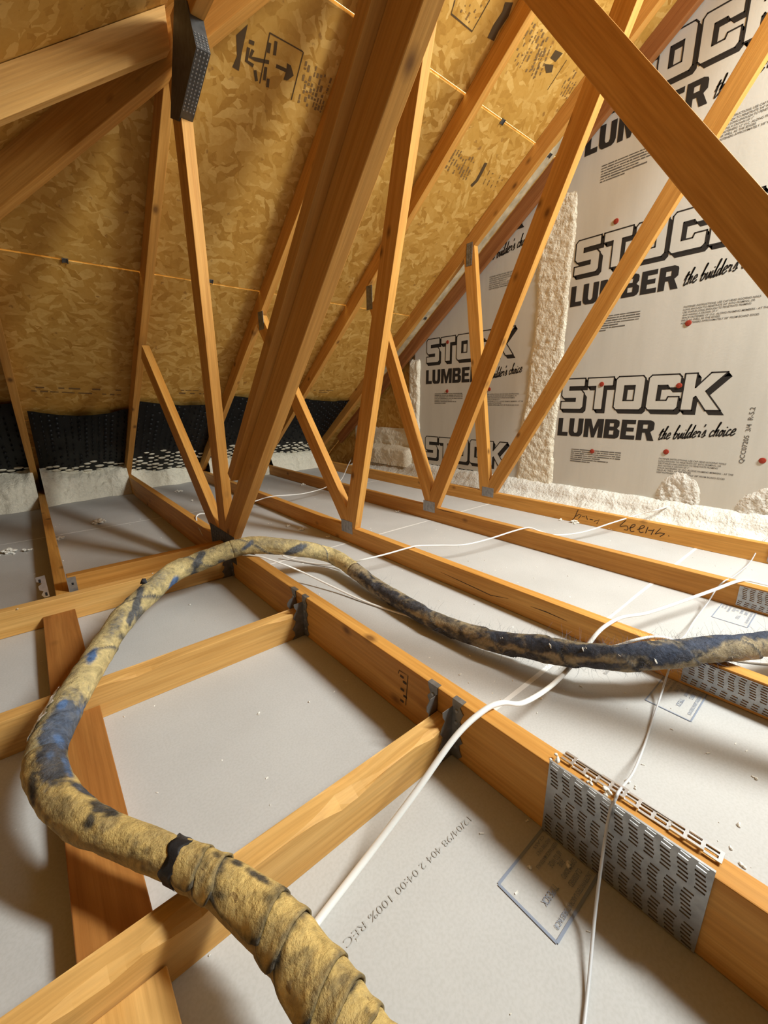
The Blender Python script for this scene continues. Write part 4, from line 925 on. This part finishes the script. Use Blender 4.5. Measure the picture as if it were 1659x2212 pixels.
cable('electrical_cable', [Z(1310, 1400, .05), Z(1335, 1394, .06), Z(1370, 1383, .088), Z(1405, 1376, .094), Z(1435, 1377, .0935), Z(1455, 1383, .07), Z(1490, 1398, .03), Z(1555, 1418, .006), Z(1610, 1428, .006), Z(1680, 1435, .006)], .0042, 'cable', 'short white cable looping out from under the blue pipe over the slotted plate', .85)
cable('thin_wire', [Z(1259, 2240, .004), Z(1272, 2120, .008), Z(1285, 1980, .03), Z(1300, 1860, .08), Z(1316, 1760, .13), Z(1329, 1727, .1545), Z(1340, 1705, .150), Z(1368, 1668, .06), Z(1392, 1610, .012), Z(1410, 1555, .008), Z(1428, 1500, .02), Z(1442, 1455, .04), Z(1455, 1420, .07), Z(1462, 1388, .0935), Z(1480, 1372, .07), Z(1500, 1340, .02), Z(1530, 1300, .03), Z(1548, 1272, .06), Z(1565, 1255, .0925), Z(1585, 1245, .07), Z(1620, 1215, .02), Z(1640, 1180, .06), Z(1652, 1165, .09), Z(1675, 1150, .06)],
      .0022, 'wire', 'thin grey wire running over the slotted plate and under the blue pipe')

# ------------------------------------------------------------------ foam scraps
def scrap(x, y, size, lab, n=5, plane=0.0, seed=0, name='foam_scrap', group='white foam scraps'):
    rnd = random.Random(seed*31+7); c = Z(x, y, plane); mb = MB()
    big = size > .012
    for k in range(n*5 if big else n):
        p = c+Vector((rnd.gauss(0, .46), rnd.gauss(0, .38), 0))*size*(0 if k == 0 else 1); s = size*(rnd.uniform(.16, .38) if big else rnd.uniform(.28, .6))
        if big: p.z += max(0, rnd.gauss(.10, .18))*size
        bm = bmesh.new(); bmesh.ops.create_icosphere(bm, subdivisions=2, radius=1)
        ax = [rnd.uniform(.6, 1.3), rnd.uniform(.5, 1.1), rnd.uniform(.4, .75)]; a = rnd.uniform(0, 6.28)
        vs = []
        for v in bm.verts:
            q = Vector((v.co.x*ax[0], v.co.y*ax[1], v.co.z*ax[2]))*(1+.45*noise.noise(v.co*1.7+Vector((k*5, seed*3, 0)))); q = Matrix.Rotation(a, 3, 'Z') @ q
            vs.append(p+q*s+Vector((0, 0, s*ax[2]*.8)))
        for v in vs: v.z = max(v.z, plane+.0004)
        bm.verts.index_update(); mb.add(vs, [tuple(v.index for v in f.verts) for f in bm.faces]); bm.free()
    o = mb.build(name, 'scrap', None, smooth=True, offset=c); return tag(o, lab, 'foam scrap', group)
SCR = [(215, 1130, .040, 9, 'large white foam clump in the bay left of the girder'), (130, 1165, .030, 6, 'loose foam clump beside the short jack truss'), (20, 1195, .045, 8, 'foam clump at the left edge of the drywall'), (62, 1190, .026, 4, 'smaller foam clump just right of the one at the left edge'),
       (137, 1212, .012, 3, 'tiny foam crumbs beside the short jack truss bottom chord'), (388, 1062, .032, 6, 'foam clump behind the short girder web'), (415, 1082, .018, 3, 'foam crumbs nearer the girder behind its short web'), (655, 1048, .030, 4, 'foam clump beyond the first right truss near the eave'),
       (745, 1130, .02, 2, 'foam bit stuck at the foot of the first right truss webs'), (622, 1137, .020, 5, 'foam crumbs on the drywall above the pipe crest'), (650, 1145, .022, 6, 'foam crumbs close to the first right truss bottom chord'), (580, 1131, .012, 3, 'row of tiny foam crumbs right of the girder web'),
       (706, 1161, .014, 4, 'thin foam crumbs between pipe and first right truss'), (860, 1106, .020, 3, 'foam flake in front of the middle truss plate'), (1212, 1124, .022, 3, 'foam flake leaning on the last bottom chord, left one'), (1240, 1130, .030, 5, 'foam clump leaning on the last bottom chord under the pen marks'),
       (1319, 1144, .018, 3, 'foam nub under the thin cable by the last bottom chord'), (1348, 1707, .0, 0, ''), (1358, 1690, .009, 2, 'white foam sliver beside the grey wire above the slotted plate'), (1372, 1704, .008, 2, 'foam curl to the right of the grey wire'), (1630, 1680, .010, 3, 'foam scrap near the right edge above the girder end'),
       (1595, 1785, .009, 2, 'ring shaped foam scrap right of the girder end'), (1553, 1777, .004, 1, 'thin foam shaving right of the slotted girder plate'), (1578, 1832, .007, 2, 'foam nub next to the girder edge at lower right'), (1608, 1875, .007, 2, 'lowest foam nub beside the girder edge'),
       (1145, 1875, .008, 2, 'shaded foam bit inside the blue stamp, left one'), (1230, 1865, .008, 3, 'shaded foam bit inside the blue stamp by the plate'), (1140, 1773, .006, 2, 'foam bit lying at the girder foot left of the plate'), (668, 1517, .006, 1, 'lone oval white flake in the middle of the drywall bay'),
       (1170, 1510, .007, 2, 'grey crumb beside the thick cable near the drywall joint'), (995, 1457, .007, 2, 'white curl of foam behind the girder hanger'), (410, 1307, .007, 2, 'small foam crumb right of the pipe in the joist bay'), (748, 1471, .006, 1, 'round white fleck close to the girder in the joist bay'), (90, 1430, .006, 1, 'fleck left of the flat backing board')]
for i, (x, y, s, n, lab) in enumerate(SCR):
    if n:
        pl = CD if 'webs' in lab and 'foot' in lab else 0.0
        scrap(x, y, s*.80, lab, n, pl, i)
for i, (x, y, lab) in enumerate([(1200, 1645, 'white foam smear on the girder top left of the slotted plate'), (1270, 1690, 'foam clump on the folded edge of the slotted plate'), (1310, 1715, 'foam bits on the slotted plate where the grey wire crosses')]):
    scrap(x, y, .010, lab, 4, .1445, 70+i)
scrap(330, 1239, .006, 'white fleck on the jack truss chord beside the pipe', 2, JD, 80); scrap(38, 1316, .005, 'white fleck on the jack truss chord at the left', 2, JD, 81)
mb = MB(); rnd = random.Random(12)
for k in range(700):
    x, y = rnd.uniform(-.6, 2.4), rnd.uniform(.05, 3.8)
    if rnd.random() < .35: x, y = rnd.uniform(.6, 2.4), rnd.uniform(-.1, 1.6)
    if any(abs(x-X-.02) < .03 for X in (GX, 1.182, 1.802)): continue
    s = rnd.uniform(.0006, .0019); a_ = rnd.uniform(0, 6.3); l_ = rnd.uniform(.6, 2.2); mb.obox((x, y, s*.55), (s*l_*math.cos(a_), s*l_*math.sin(a_), s*.1), (-s*.5*math.sin(a_), s*.5*math.cos(a_), s*.2), (s*.1, s*.2, s*.4))
o = mb.build('foam_dust', 'scrap', floor); o['kind'] = 'stuff'
